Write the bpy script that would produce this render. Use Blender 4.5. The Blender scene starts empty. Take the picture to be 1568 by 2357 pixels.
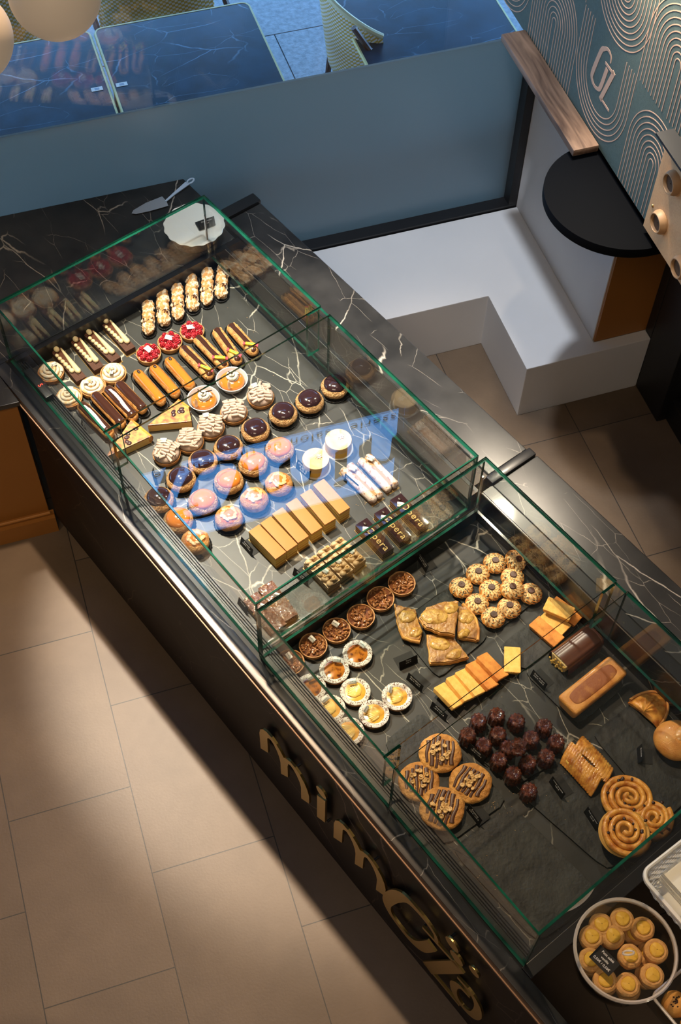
import bpy, bmesh, math, random
from mathutils import Vector, Matrix, noise
from math import sin, cos, pi, radians, sqrt, atan2
random.seed(7)
scene = bpy.context.scene
COL = scene.collection

# ------------------------------------------------------------------ camera
FPX, TILT, ROLL, CH = 3008.0, radians(56.031), radians(1.673), 4.0
_fw = Vector((0, cos(TILT), -sin(TILT)))
_up0 = Vector((0, sin(TILT), cos(TILT)))
_rt0 = Vector((1, 0, 0))
_rt = _rt0 * cos(ROLL) + _up0 * sin(ROLL)
_up = -_rt0 * sin(ROLL) + _up0 * cos(ROLL)
cam = bpy.data.cameras.new('camera')
cam.sensor_fit = 'VERTICAL'
cam.sensor_height = 36.0
cam.lens = FPX / 2357.0 * 36.0
cam.clip_start = 0.05
cam.clip_end = 200
cam_ob = bpy.data.objects.new('camera', cam)
COL.objects.link(cam_ob)
m3 = Matrix((_rt, _up, -_fw)).transposed()
cam_ob.matrix_world = Matrix.Translation((0, 0, CH)) @ m3.to_4x4()
scene.camera = cam_ob

# ------------------------------------------------------------------ frames
CA = radians(-50.0)      # counter frame: x = along the counter towards the near end, y = towards its back
RA = radians(19.32)      # room frame: x = along the shop window, y = towards the street
def C2W(s, v, z=0.0):
    return Vector((s * cos(CA) - v * sin(CA), s * sin(CA) + v * cos(CA), z))
def R2W(x, y, z=0.0):
    return Vector((x * cos(RA) - y * sin(RA), x * sin(RA) + y * cos(RA), z))

# ------------------------------------------------------------------ light and world
world = bpy.data.worlds.new('sky')
scene.world = world
world.use_nodes = True
wn = world.node_tree.nodes
wl = world.node_tree.links
bg = wn['Background']
geo = wn.new('ShaderNodeTexCoord')
sep = wn.new('ShaderNodeSeparateXYZ')
ramp = wn.new('ShaderNodeValToRGB')
wl.new(geo.outputs['Generated'], sep.inputs[0])
wl.new(sep.outputs['Z'], ramp.inputs[0])
ramp.color_ramp.elements[0].position = 0.0
ramp.color_ramp.elements[0].color = (0.30, 0.52, 0.85, 1)
ramp.color_ramp.elements[1].position = 0.75
ramp.color_ramp.elements[1].color = (0.115, 0.36, 0.86, 1)
wl.new(ramp.outputs[0], bg.inputs[0])
bg.inputs[1].default_value = 9.0

def spot(name, loc, target, power, color, size=60, blend=0.35, rad=0.04):
    l = bpy.data.lights.new(name, 'SPOT')
    l.energy = power; l.color = color; l.spot_size = radians(size); l.spot_blend = blend
    l.shadow_soft_size = rad
    o = bpy.data.objects.new(name, l); COL.objects.link(o)
    o.location = loc
    o.rotation_euler = (Vector(target) - Vector(loc)).to_track_quat('-Z', 'Y').to_euler()
    return o
def area(name, loc, target, power, color, sx, sy):
    l = bpy.data.lights.new(name, 'AREA'); l.shape = 'RECTANGLE'; l.size = sx; l.size_y = sy
    l.energy = power; l.color = color
    o = bpy.data.objects.new(name, l); COL.objects.link(o)
    o.location = loc
    o.rotation_euler = (Vector(target) - Vector(loc)).to_track_quat('-Z', 'Y').to_euler()
    return o
spot('shop_or_fill_spot', C2W(-3.04, 1.28, 3.0), C2W(-2.02, 1.42, 0.6), 680, (1.0, 0.87, 0.70), 40, 0.40, 0.03)
spot('shop_or_fill_spot', C2W(-2.6, 1.46, 4.4), C2W(-1.15, 0.10, 0.0), 620, (1.0, 0.70, 0.44), 72, 1.0, 0.05)
spot('shop_or_fill_spot', C2W(0.35, 2.30, 2.7), C2W(-0.60, 1.46, 0.58), 720, (1.0, 0.83, 0.60), 46, 0.8, 0.03)
spot('shop_or_fill_spot', R2W(1.72, 2.79, 2.18), C2W(-1.3, 2.0, 0.73), 70, (1.0, 0.84, 0.64), 95, 0.7, 0.045)
spot('shop_or_fill_spot', R2W(-2.0, 1.2, 3.4), R2W(-0.4, 2.9, 0.4), 95, (1.0, 0.76, 0.48), 36, 0.9, 0.06)
spot('shop_or_fill_spot', R2W(1.25, 1.7, 4.6), R2W(1.85, 2.25, 0.0), 130, (1.0, 0.80, 0.58), 34, 0.9, 0.05)  # added fill lamp, not a shop fixture, brightens the floor by the door
spot('shop_or_fill_spot', R2W(0.9, 2.7, 4.9), R2W(1.45, 3.15, 0.28), 480, (0.86, 0.92, 1.0), 34, 0.8, 0.10)  # added cool lamp standing in for window daylight on the bench
area('added_fill_panel', R2W(-0.6, -0.4, 5.0), R2W(0.2, 2.2, 0.0), 66, (1.0, 0.78, 0.56), 1.6, 1.6)  # added warm fill behind the camera to lift the shadows, no real fixture

scene.view_settings.view_transform = 'Standard'
scene.view_settings.look = 'None'
scene.view_settings.exposure = 0.0
scene.view_settings.gamma = 1.0
scene.view_settings.use_curve_mapping = False

def ray(px, py):
    return _fw + _rt * ((px - 784.0) / FPX) - _up * ((py - 1178.5) / FPX)
def at(px, py, z):
    """the point of the shop at height z that the photograph shows at (px, py)"""
    d = ray(px, py)
    return Vector((0, 0, CH)) + d * ((z - CH) / d.z)
def at_plane(px, py, n, k):
    d = ray(px, py); o = Vector((0, 0, CH))
    return o + d * ((k - o.dot(n)) / d.dot(n))
def to_c(p):
    return (p.x * cos(CA) + p.y * sin(CA), -p.x * sin(CA) + p.y * cos(CA))
def to_r(p):
    return (p.x * cos(RA) + p.y * sin(RA), -p.x * sin(RA) + p.y * cos(RA))

# ------------------------------------------------------------------ materials
MATS = {}
def mat(name, col, rough=0.5, metal=0.0, col2=None, nscale=20.0, bump=0.0, bscale=None, coat=0.0, spec=None,
        ramp=(0.35, 0.65), emit=None, detail=4.0, sss=0.0, coords='Object', trans=0.0, ior=None, alpha=None):
    if name in MATS: return MATS[name]
    m = bpy.data.materials.new(name); m.use_nodes = True
    nt = m.node_tree; b = nt.nodes['Principled BSDF']
    b.inputs['Base Color'].default_value = (*col, 1)
    b.inputs['Roughness'].default_value = rough
    b.inputs['Metallic'].default_value = metal
    b.inputs['Coat Weight'].default_value = coat
    b.inputs['Coat Roughness'].default_value = 0.08
    if trans: b.inputs['Transmission Weight'].default_value = trans
    if ior: b.inputs['IOR'].default_value = ior
    if spec is not None: b.inputs['Specular IOR Level'].default_value = spec
    if sss:
        b.inputs['Subsurface Weight'].default_value = sss
        b.inputs['Subsurface Scale'].default_value = 0.004
    if emit:
        b.inputs['Emission Color'].default_value = (*emit[0], 1)
        b.inputs['Emission Strength'].default_value = emit[1]
    if alpha is not None: b.inputs['Alpha'].default_value = alpha
    tc = nt.nodes.new('ShaderNodeTexCoord')
    if col2:
        n = nt.nodes.new('ShaderNodeTexNoise'); n.inputs['Scale'].default_value = nscale; n.inputs['Detail'].default_value = detail
        nt.links.new(tc.outputs[coords], n.inputs['Vector'])
        r = nt.nodes.new('ShaderNodeValToRGB')
        r.color_ramp.elements[0].position = ramp[0]; r.color_ramp.elements[0].color = (*col, 1)
        r.color_ramp.elements[1].position = ramp[1]; r.color_ramp.elements[1].color = (*col2, 1)
        nt.links.new(n.outputs['Fac'], r.inputs[0]); nt.links.new(r.outputs[0], b.inputs['Base Color'])
    if bump:
        n2 = nt.nodes.new('ShaderNodeTexNoise'); n2.inputs['Scale'].default_value = bscale or nscale * 3; n2.inputs['Detail'].default_value = 5
        nt.links.new(tc.outputs[coords], n2.inputs['Vector'])
        bp = nt.nodes.new('ShaderNodeBump'); bp.inputs['Strength'].default_value = 1.0; bp.inputs['Distance'].default_value = bump * 2.4
        nt.links.new(n2.outputs['Fac'], bp.inputs['Height']); nt.links.new(bp.outputs[0], b.inputs['Normal'])
    MATS[name] = m
    return m

def marble(name, base, base2, vein, scale=3.0, rough=0.3, width=0.012, angle=0.4, vein2=0.5, seed=0.0, mask=(0.49, 0.60), spec=0.5):
    if name in MATS: return MATS[name]
    m = bpy.data.materials.new(name); m.use_nodes = True
    nt = m.node_tree; N = nt.nodes; L = nt.links; b = N['Principled BSDF']
    tc = N.new('ShaderNodeTexCoord')
    src = tc.outputs['Object']
    mp = N.new('ShaderNodeMapping'); mp.inputs['Rotation'].default_value = (0.15, 0.1, angle); mp.inputs['Location'].default_value = (seed, seed * 1.7, 0)
    mp.inputs['Scale'].default_value = (0.75, 1.7, 1.0)
    L.new(src, mp.inputs[0])
    dn = N.new('ShaderNodeTexNoise'); dn.inputs['Scale'].default_value = 5.0; dn.inputs['Detail'].default_value = 8
    L.new(mp.outputs[0], dn.inputs['Vector'])
    mx = N.new('ShaderNodeVectorMath'); mx.operation = 'MULTIPLY_ADD'
    mx.inputs[1].default_value = (0.075, 0.075, 0.075)
    L.new(dn.outputs['Color'], mx.inputs[0]); L.new(mp.outputs[0], mx.inputs[2])
    facs = []
    for sc, w, k in ((scale, width, 1.0), (scale * 2.3, width * 1.1, vein2)):
        v = N.new('ShaderNodeTexVoronoi'); v.feature = 'DISTANCE_TO_EDGE'; v.inputs['Scale'].default_value = sc
        L.new(mx.outputs[0], v.inputs['Vector'])
        r = N.new('ShaderNodeMapRange'); r.inputs['From Min'].default_value = 0.0; r.inputs['From Max'].default_value = w
        r.inputs['To Min'].default_value = k; r.inputs['To Max'].default_value = 0.0
        L.new(v.outputs['Distance'], r.inputs['Value'])
        mk = N.new('ShaderNodeTexNoise'); mk.inputs['Scale'].default_value = sc * 0.9; mk.inputs['Detail'].default_value = 2
        L.new(mp.outputs[0], mk.inputs['Vector'])
        mr = N.new('ShaderNodeMapRange'); mr.inputs['From Min'].default_value = mask[0]; mr.inputs['From Max'].default_value = mask[1]
        L.new(mk.outputs['Fac'], mr.inputs['Value'])
        mu = N.new('ShaderNodeMath'); mu.operation = 'MULTIPLY'
        L.new(r.outputs[0], mu.inputs[0]); L.new(mr.outputs[0], mu.inputs[1])
        facs.append(mu)
    ad = N.new('ShaderNodeMath'); ad.operation = 'MAXIMUM'
    L.new(facs[0].outputs[0], ad.inputs[0]); L.new(facs[1].outputs[0], ad.inputs[1])
    cl = N.new('ShaderNodeTexNoise'); cl.inputs['Scale'].default_value = 9.0; cl.inputs['Detail'].default_value = 6
    L.new(src, cl.inputs['Vector'])
    r1 = N.new('ShaderNodeValToRGB'); r1.color_ramp.elements[0].position = 0.35; r1.color_ramp.elements[1].position = 0.7
    r1.color_ramp.elements[0].color = (*base, 1); r1.color_ramp.elements[1].color = (*base2, 1)
    L.new(cl.outputs['Fac'], r1.inputs[0])
    mix = N.new('ShaderNodeMixRGB'); mix.inputs[2].default_value = (*vein, 1)
    L.new(ad.outputs[0], mix.inputs[0]); L.new(r1.outputs[0], mix.inputs[1])
    L.new(mix.outputs[0], b.inputs['Base Color'])
    b.inputs['Roughness'].default_value = rough; b.inputs['Specular IOR Level'].default_value = spec
    MATS[name] = m
    return m

def pane_glass(name, tint=(0.975, 0.992, 0.984)):
    """clear pane: straight-through transmission and Fresnel reflection at each face"""
    if name in MATS: return MATS[name]
    m = bpy.data.materials.new(name); m.use_nodes = True
    nt = m.node_tree; N = nt.nodes; L = nt.links; N.clear()
    out = N.new('ShaderNodeOutputMaterial'); g = N.new('ShaderNodeNewGeometry')
    dot = N.new('ShaderNodeVectorMath'); dot.operation = 'DOT_PRODUCT'
    L.new(g.outputs['Incoming'], dot.inputs[0]); L.new(g.outputs['Normal'], dot.inputs[1])
    ab = N.new('ShaderNodeMath'); ab.operation = 'ABSOLUTE'; L.new(dot.outputs['Value'], ab.inputs[0])
    om = N.new('ShaderNodeMath'); om.operation = 'SUBTRACT'; om.inputs[0].default_value = 1.0; L.new(ab.outputs[0], om.inputs[1])
    pw = N.new('ShaderNodeMath'); pw.operation = 'POWER'; pw.inputs[1].default_value = 5.0; L.new(om.outputs[0], pw.inputs[0])
    ma = N.new('ShaderNodeMath'); ma.operation = 'MULTIPLY_ADD'; ma.inputs[1].default_value = 0.960; ma.inputs[2].default_value = 0.040
    L.new(pw.outputs[0], ma.inputs[0])
    tr = N.new('ShaderNodeBsdfTransparent'); tr.inputs[0].default_value = (*tint, 1)
    gl = N.new('ShaderNodeBsdfGlossy'); gl.inputs['Roughness'].default_value = 0.0
    mx = N.new('ShaderNodeMixShader')
    L.new(ma.outputs[0], mx.inputs[0]); L.new(tr.outputs[0], mx.inputs[1]); L.new(gl.outputs[0], mx.inputs[2])
    L.new(mx.outputs[0], out.inputs[0])
    MATS[name] = m
    return m
GLASS = pane_glass('clear_glass')
CLEARP = pane_glass('clear_plastic', (0.97, 0.97, 0.96))
WGLASS = pane_glass('window_glass', (0.97, 0.99, 0.99))
GEDGE = mat('green_glass_edge', (0.003, 0.024, 0.016), 0.08, col2=(0.010, 0.11, 0.068), nscale=7.0, spec=0.9)
MARB = marble('black_marble', (0.012, 0.0125, 0.013), (0.028, 0.028, 0.028), (0.42, 0.39, 0.34), 3.2, 0.30, 0.009, 0.5)
DECKM = marble('deck_marble', (0.020, 0.021, 0.020), (0.036, 0.037, 0.035), (0.48, 0.45, 0.38), 3.6, 0.42, 0.011, 1.1, 0.7, 3.3, (0.44, 0.54))
DECKN = marble('near_deck_marble', (0.011, 0.0115, 0.011), (0.022, 0.022, 0.021), (0.42, 0.39, 0.32), 3.4, 0.45, 0.010, 0.7, 0.7, 6.1, (0.45, 0.55), 0.35)
FRONTM = marble('front_marble', (0.007, 0.0045, 0.004), (0.012, 0.008, 0.0065), (0.16, 0.11, 0.085), 2.8, 0.5, 0.006, 0.2, 0.6, 5.1, (0.44, 0.56), 0.22)
BLK = mat('black_metal', (0.010, 0.010, 0.011), 0.30, 0.0, coat=0.2)
BLKM = mat('black_matte', (0.008, 0.009, 0.011), 0.45)
RAIL = mat('bronze_black_rail', (0.030, 0.022, 0.018), 0.30, 0.6)
SLATE = mat('slate', (0.013, 0.0135, 0.0135), 0.6, spec=0.3, col2=(0.030, 0.031, 0.029), nscale=14, bump=0.0012, bscale=60)
BRASS = mat('brass', (0.62, 0.40, 0.14), 0.28, 1.0)
GOLD = mat('brushed_gold', (0.50, 0.36, 0.12), 0.33, 1.0)
COPPER = mat('copper_trim', (0.20, 0.115, 0.065), 0.5, 0.5)
CHROME = mat('chrome', (0.75, 0.76, 0.78), 0.12, 1.0)
STEEL = mat('steel', (0.50, 0.55, 0.62), 0.3, 0.7)
WHITE = mat('white_paint', (0.66, 0.67, 0.70), 0.5, col2=(0.70, 0.705, 0.73), nscale=3, spec=0.3)
MUST = mat('mustard_paint', (0.30, 0.115, 0.018), 0.6, col2=(0.33, 0.128, 0.022), nscale=2)
PAPER = mat('white_paper', (0.80, 0.78, 0.72), 0.6)
CARD = mat('black_card', (0.010, 0.010, 0.010), 0.6, spec=0.25)
CHALK = mat('white_lettering', (0.72, 0.70, 0.66), 0.6)
TEAL = mat('teal_print', (0.02, 0.20, 0.20), 0.6)
INK = mat('dark_print', (0.02, 0.03, 0.03), 0.6)
LINER = mat('black_paper_liner', (0.012, 0.012, 0.013), 0.5)
GCARD = mat('gold_card', (0.42, 0.27, 0.10), 0.3, 0.7)

# ------------------------------------------------------------------ mesh builder
class MB:
    def __init__(self):
        self.v = []; self.f = []; self.mi = []
    def add(self, vs, fs, m=0):
        o = len(self.v); self.v += [Vector(p) for p in vs]
        self.f += [[i + o for i in f] for f in fs]; self.mi += [m] * len(fs); return self
    def box(self, x0, y0, z0, x1, y1, z1, m=0):
        vs = [(x0, y0, z0), (x1, y0, z0), (x1, y1, z0), (x0, y1, z0), (x0, y0, z1), (x1, y0, z1), (x1, y1, z1), (x0, y1, z1)]
        return self.add(vs, [(0, 3, 2, 1), (4, 5, 6, 7), (0, 1, 5, 4), (1, 2, 6, 5), (2, 3, 7, 6), (3, 0, 4, 7)], m)
    def prism(self, poly, z0, z1, m=0, ms=None):
        n = len(poly)
        a = sum(poly[i][0] * poly[(i + 1) % n][1] - poly[(i + 1) % n][0] * poly[i][1] for i in range(n))
        if a < 0: poly = poly[::-1]
        vs = [(p[0], p[1], z0) for p in poly] + [(p[0], p[1], z1) for p in poly]
        self.add(vs, [list(range(n))[::-1], list(range(n, 2 * n))], m)
        o = len(self.v) - 2 * n
        for i in range(n):
            self.f.append([o + i, o + (i + 1) % n, o + n + (i + 1) % n, o + n + i]); self.mi.append(m if ms is None else ms)
        return self
    def lathe(self, prof, n=32, c=(0, 0, 0), rad=None, m=0, cap=True, mf=None):
        o = len(self.v)
        for r, z in prof:
            for i in range(n):
                a = 2 * pi * i / n
                rr = rad(r, z, a) if rad else r
                self.v.append(Vector((c[0] + rr * cos(a), c[1] + rr * sin(a), c[2] + z)))
        for j in range(len(prof) - 1):
            for i in range(n):
                self.f.append([o + j * n + i, o + j * n + (i + 1) % n, o + (j + 1) * n + (i + 1) % n, o + (j + 1) * n + i])
                self.mi.append(mf(j) if mf else m)
        if cap:
            self.f.append([o + i for i in range(n)][::-1]); self.mi.append(mf(0) if mf else m)
            self.f.append([o + (len(prof) - 1) * n + i for i in range(n)]); self.mi.append(mf(len(prof) - 2) if mf else m)
        return self
    def blob(self, c, r, ext=0.0, nu=20, nv=12, amp=0.0, ns=60.0, flat=None, seed=0.0, m=0, rz=0.0, pw=1.0, rib=None):
        """ellipsoid of radii r, lengthened by ext along x, displaced by noise"""
        o = len(self.v)
        for j in range(nv + 1):
            ph = -pi / 2 + pi * j / nv
            for i in range(nu):
                th = 2 * pi * i / nu
                def sp(t): return math.copysign(abs(t) ** pw, t)
                x, y, z = sp(cos(ph)) * sp(cos(th)), sp(cos(ph)) * sp(sin(th)), sp(sin(ph))
                p = Vector((x * r[0], y * r[1], z * r[2]))
                if ext: p.x += math.copysign(ext / 2, cos(th)) if abs(cos(th)) > 0.2 else ext / 2 * cos(th) / 0.2
                if amp:
                    q = p * ns + Vector((seed, seed * 2.1, seed * 0.7))
                    p += Vector((x, y, z)) * amp * noise.noise(q) + Vector((x, y, z)) * amp * 0.5 * noise.noise(q * 2.3)
                if rib: p *= 1 + rib[1] * cos(rib[0] * th)
                if flat is not None and p.z < flat: p.z = flat
                if rz: p = Vector((p.x * cos(rz) - p.y * sin(rz), p.x * sin(rz) + p.y * cos(rz), p.z))
                self.v.append(p + Vector(c))
        for j in range(nv):
            for i in range(nu):
                self.f.append([o + j * nu + i, o + j * nu + (i + 1) % nu, o + (j + 1) * nu + (i + 1) % nu, o + (j + 1) * nu + i]); self.mi.append(m)
        return self
    def tube(self, pts, r, n=8, m=0, closed=False, sq=1.0):
        pts = [Vector(p) for p in pts]; o = len(self.v); k = len(pts)
        rs = r if isinstance(r, (list, tuple)) else [r] * k
        for i, p in enumerate(pts):
            a = pts[(i - 1) % k] if (closed or i > 0) else pts[i]
            b = pts[(i + 1) % k] if (closed or i < k - 1) else pts[i]
            t = (b - a)
            t = t.normalized() if t.length > 1e-9 else Vector((1, 0, 0))
            s = t.cross(Vector((0, 0, 1)))
            s = s.normalized() if s.length > 1e-4 else Vector((0, 1, 0))
            u = s.cross(t).normalized()
            for j in range(n):
                an = 2 * pi * j / n
                self.v.append(p + s * (rs[i] * cos(an)) + u * (rs[i] * sq * sin(an)))
        for i in range(k if closed else k - 1):
            for j in range(n):
                self.f.append([o + i * n + j, o + ((i + 1) % k) * n + j, o + ((i + 1) % k) * n + (j + 1) % n, o + i * n + (j + 1) % n][::-1]); self.mi.append(m)
        if not closed:
            self.f.append([o + j for j in range(n)]); self.mi.append(m)
            self.f.append([o + (k - 1) * n + j for j in range(n)][::-1]); self.mi.append(m)
        return self
    def grid(self, fn, nu, nv, m=0):
        o = len(self.v)
        for j in range(nv + 1):
            for i in range(nu + 1): self.v.append(Vector(fn(i / nu, j / nv)))
        for j in range(nv):
            for i in range(nu):
                a = o + j * (nu + 1) + i
                self.f.append([a, a + 1, a + nu + 2, a + nu + 1]); self.mi.append(m)
        return self
    def build(self, name, mats, parent=None, smooth=True, bevel=0.0, loc=None, rz=None, sharp=40, seg=2, fix=True):
        me = bpy.data.meshes.new(name)
        me.from_pydata([tuple(p) for p in self.v], [], self.f)
        mats = mats if isinstance(mats, (list, tuple)) else [mats]
        for m in mats: me.materials.append(m)
        me.polygons.foreach_set('material_index', self.mi)
        bm = bmesh.new(); bm.from_mesh(me)
        bmesh.ops.remove_doubles(bm, verts=bm.verts, dist=1e-6)
        if fix: bmesh.ops.recalc_face_normals(bm, faces=bm.faces)
        if bevel:
            es = [e for e in bm.edges if len(e.link_faces) == 2 and e.calc_face_angle(0) > radians(30)]
            bmesh.ops.bevel(bm, geom=es, offset=bevel, segments=seg, affect='EDGES', profile=0.7, clamp_overlap=True)
        for f in bm.faces: f.smooth = smooth
        if smooth:
            for e in bm.edges:
                if len(e.link_faces) == 2 and e.calc_face_angle(0) > radians(sharp): e.smooth = False
        bm.to_mesh(me); bm.free(); me.update()
        ob = bpy.data.objects.new(name, me); COL.objects.link(ob)
        if parent: ob.parent = parent
        if loc is not None: ob.location = loc
        if rz is not None: ob.rotation_euler = (0, 0, rz)
        return ob

def empty(name, loc=(0, 0, 0), rz=0.0):
    o = bpy.data.objects.new(name, None); COL.objects.link(o)
    o.empty_display_size = 0.05
    o.location = loc; o.rotation_euler = (0, 0, rz)
    return o
def tag(o, label=None, cat=None, group=None, kind=None):
    if label: o['label'] = label
    if cat: o['category'] = cat
    if group: o['group'] = group
    if kind: o['kind'] = kind
    return o
def structure(o): o['kind'] = 'structure'; return o
CHILD = {}
def kids(o):
    return [c for c in bpy.data.objects if c.parent == o]
def dup(root):
    ks = CHILD.get(root.name)
    if ks is None:
        ks = [(c, kids(c)) for c in kids(root)]; CHILD[root.name] = ks
    r = root.copy(); COL.objects.link(r)
    for c, gs in ks:
        d = c.copy(); COL.objects.link(d); d.parent = r
        for g in gs:
            e = g.copy(); COL.objects.link(e); e.parent = d
    return r
USED = set()
def place(proto, loc, rz, label, cat, group=None, scale=None):
    if proto.name in USED: o = dup(proto)
    else:
        CHILD[proto.name] = [(c, kids(c)) for c in kids(proto)]
        USED.add(proto.name); o = proto
    o.location = loc; o.rotation_euler = (0, 0, rz)
    if scale is not None:
        o.scale = scale if isinstance(scale, (tuple, list)) else (scale,) * 3
    for k in ('label', 'category', 'group'):
        if k in o: del o[k]
    return tag(o, label, cat, group)

TXT = {}
def text_mesh(s, size=0.01, thick=0.0003, spacing=1.0, align='CENTER', bold=0.0):
    key = (s, size, thick, spacing, align, bold)
    if key in TXT: return TXT[key]
    cu = bpy.data.curves.new('lettering', 'FONT')
    cu.body = s; cu.size = size; cu.extrude = thick; cu.align_x = align; cu.align_y = 'CENTER'
    cu.space_character = spacing; cu.offset = bold; cu.resolution_u = 3
    t = bpy.data.objects.new('tmp', cu); COL.objects.link(t)
    dg = bpy.context.evaluated_depsgraph_get()
    me = bpy.data.meshes.new_from_object(t.evaluated_get(dg))
    bpy.data.objects.remove(t)
    TXT[key] = me
    return me
def text(s, m, parent, loc, rot=(0, 0, 0), size=0.01, thick=0.0003, name='lettering', **k):
    me = text_mesh(s, size, thick, **k).copy()
    me.materials.clear(); me.materials.append(m)
    o = bpy.data.objects.new(name, me); COL.objects.link(o)
    o.parent = parent; o.location = loc; o.rotation_euler = rot
    return o

# ================================================================== SETTING
ZT, ZD1, ZD2, ZG = 0.73, 0.66, 0.58, 0.99     # counter top, far deck, near deck, glass top
XW, YW, XG, XD, YM = 1.981, 3.582, 1.79, 2.196, 2.83
def cframe(o): o.rotation_euler = (0, 0, CA); return o
def rframe(o): o.rotation_euler = (0, 0, RA); return o

# --- floor: 40 x 60 tiles, running bond
def floor_mat():
    m = bpy.data.materials.new('floor_tiles'); m.use_nodes = True
    N = m.node_tree.nodes; L = m.node_tree.links; b = N['Principled BSDF']
    tc = N.new('ShaderNodeTexCoord'); sp = N.new('ShaderNodeSeparateXYZ'); L.new(tc.outputs['Object'], sp.inputs[0])
    def M(op, a, bb=None, c=None):
        n = N.new('ShaderNodeMath'); n.operation = op
        for i, q in enumerate((a, bb, c)):
            if q is None: continue
            if isinstance(q, (int, float)): n.inputs[i].default_value = q
            else: L.new(q, n.inputs[i])
        return n.outputs[0]
    W, LL = 0.3945, 0.597
    xs = M('DIVIDE', M('ADD', sp.outputs['X'], 0.0835 + W * 20), W)
    ci = M('FLOOR', xs); fx = M('FRACT', xs)
    par = M('MODULO', ci, 2.0)
    inb = M('LESS_THAN', sp.outputs['X'], 1.2)
    off = M('MULTIPLY', M('MULTIPLY', par, inb), 0.5)
    ys = M('ADD', M('DIVIDE', M('SUBTRACT', sp.outputs['Y'], 2.028 - LL * 20), LL), off)
    fy = M('FRACT', ys)
    ex = M('MULTIPLY', M('MINIMUM', fx, M('SUBTRACT', 1.0, fx)), W)
    ey = M('MULTIPLY', M('MINIMUM', fy, M('SUBTRACT', 1.0, fy)), LL)
    g = M('LESS_THAN', M('MINIMUM', ex, ey), 0.0017)
    tid = M('ADD', M('MULTIPLY', ci, 7.31), M('MULTIPLY', M('FLOOR', ys), 3.77))
    n1 = N.new('ShaderNodeTexNoise'); n1.inputs['Scale'].default_value = 3.0; n1.inputs['Detail'].default_value = 8; n1.inputs['Roughness'].default_value = 0.62
    n1.noise_dimensions = '4D'
    L.new(tc.outputs['Object'], n1.inputs['Vector']); L.new(tid, n1.inputs['W'])
    r = N.new('ShaderNodeValToRGB'); r.color_ramp.elements[0].position = 0.3; r.color_ramp.elements[1].position = 0.72
    r.color_ramp.elements[0].color = (0.092, 0.063, 0.041, 1); r.color_ramp.elements[1].color = (0.150, 0.106, 0.071, 1)
    L.new(n1.outputs['Fac'], r.inputs[0])
    mx = N.new('ShaderNodeMixRGB'); mx.inputs[2].default_value = (0.022, 0.02, 0.018, 1)
    L.new(g, mx.inputs[0]); L.new(r.outputs[0], mx.inputs[1]); L.new(mx.outputs[0], b.inputs['Base Color'])
    b.inputs['Roughness'].default_value = 0.48
    n2 = N.new('ShaderNodeTexNoise'); n2.inputs['Scale'].default_value = 120; n2.inputs['Detail'].default_value = 3
    L.new(tc.outputs['Object'], n2.inputs['Vector'])
    bp = N.new('ShaderNodeBump'); bp.inputs['Distance'].default_value = 0.0006; bp.inputs['Strength'].default_value = 0.5
    L.new(n2.outputs['Fac'], bp.inputs['Height']); L.new(bp.outputs[0], b.inputs['Normal'])
    return m
structure(rframe(MB().box(-3.2, -1.5, -0.05, 4.2, YW + 0.02, 0.0).build('floor', floor_mat(), smooth=False)))

CREAM = mat('cream_plaster', (0.30, 0.26, 0.21), 0.7)
DARKP = mat('dark_ceiling', (0.05, 0.045, 0.04), 0.8)
structure(rframe(MB().box(-3.2, -1.6, 5.2, 4.2, YW + 0.1, 5.3).build('ceiling', DARKP, smooth=False)))
structure(rframe(MB().box(-3.3, -1.6, 0, -3.2, YW + 0.1, 5.2).build('wall_left', CREAM, smooth=False)))
structure(rframe(MB().box(-3.2, -1.6, 0, 4.2, -1.5, 5.2).build('wall_back', CREAM, smooth=False)))
structure(rframe(MB().box(4.2, -1.6, 0, 4.3, YW + 0.1, 5.2).build('wall_far_right', DARKP, smooth=False)))

# low white wall to the right of the window, mustard return beside the door
w = MB(); w.box(XW, YM, 0, XD + 0.4, YW + 0.06, 1.5); structure(rframe(w.build('wall_right', WHITE, smooth=False)))
w = MB(); w.box(XW + 0.004, YM - 0.012, 0.279, XD + 0.02, YM, 1.3)
structure(rframe(w.build('wall_mustard', MUST, smooth=False)))
# papered wall above
PAPERM = mat('green_wallpaper', (0.044, 0.071, 0.063), 0.8, col2=(0.052, 0.082, 0.073), nscale=90, bump=0.0004, bscale=400)
w = MB(); w.box(XG, 0.6, 1.282, XG + 0.19, YW + 0.02, 5.2)
wallg = structure(rframe(w.build('wall_green', PAPERM, smooth=False)))
w = MB(); w.box(XG, -1.5, 1.282, 4.2, 0.6, 5.2); w.box(XG + 0.19, 0.6, 2.3, 4.2, YM, 2.4)
structure(rframe(w.build('wall_over_door', DARKP, smooth=False)))

# mustard wall in front of the counter end, with its skirting
w = MB(); w.box(-3.2, 2.80, 0, -0.128, 2.96, 0.700)
structure(rframe(w.build('wall_pillar', MUST, smooth=False)))
w = MB(); w.box(-3.2, 2.770, 0, -0.112, 2.80, 0.085); w.box(-3.2, 2.785, 0.085, -0.112, 2.80, 0.097)
structure(rframe(w.build('baseboard_left', MUST, smooth=False)))
MUST2 = mat('mustard_strip', (0.40, 0.16, 0.03), 0.5)
w = MB(); w.tube([(-3.2, 2.782, 0.108), (-0.125, 2.782, 0.108)], 0.006)
structure(rframe(w.build('trim_1', MUST2)))

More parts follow.
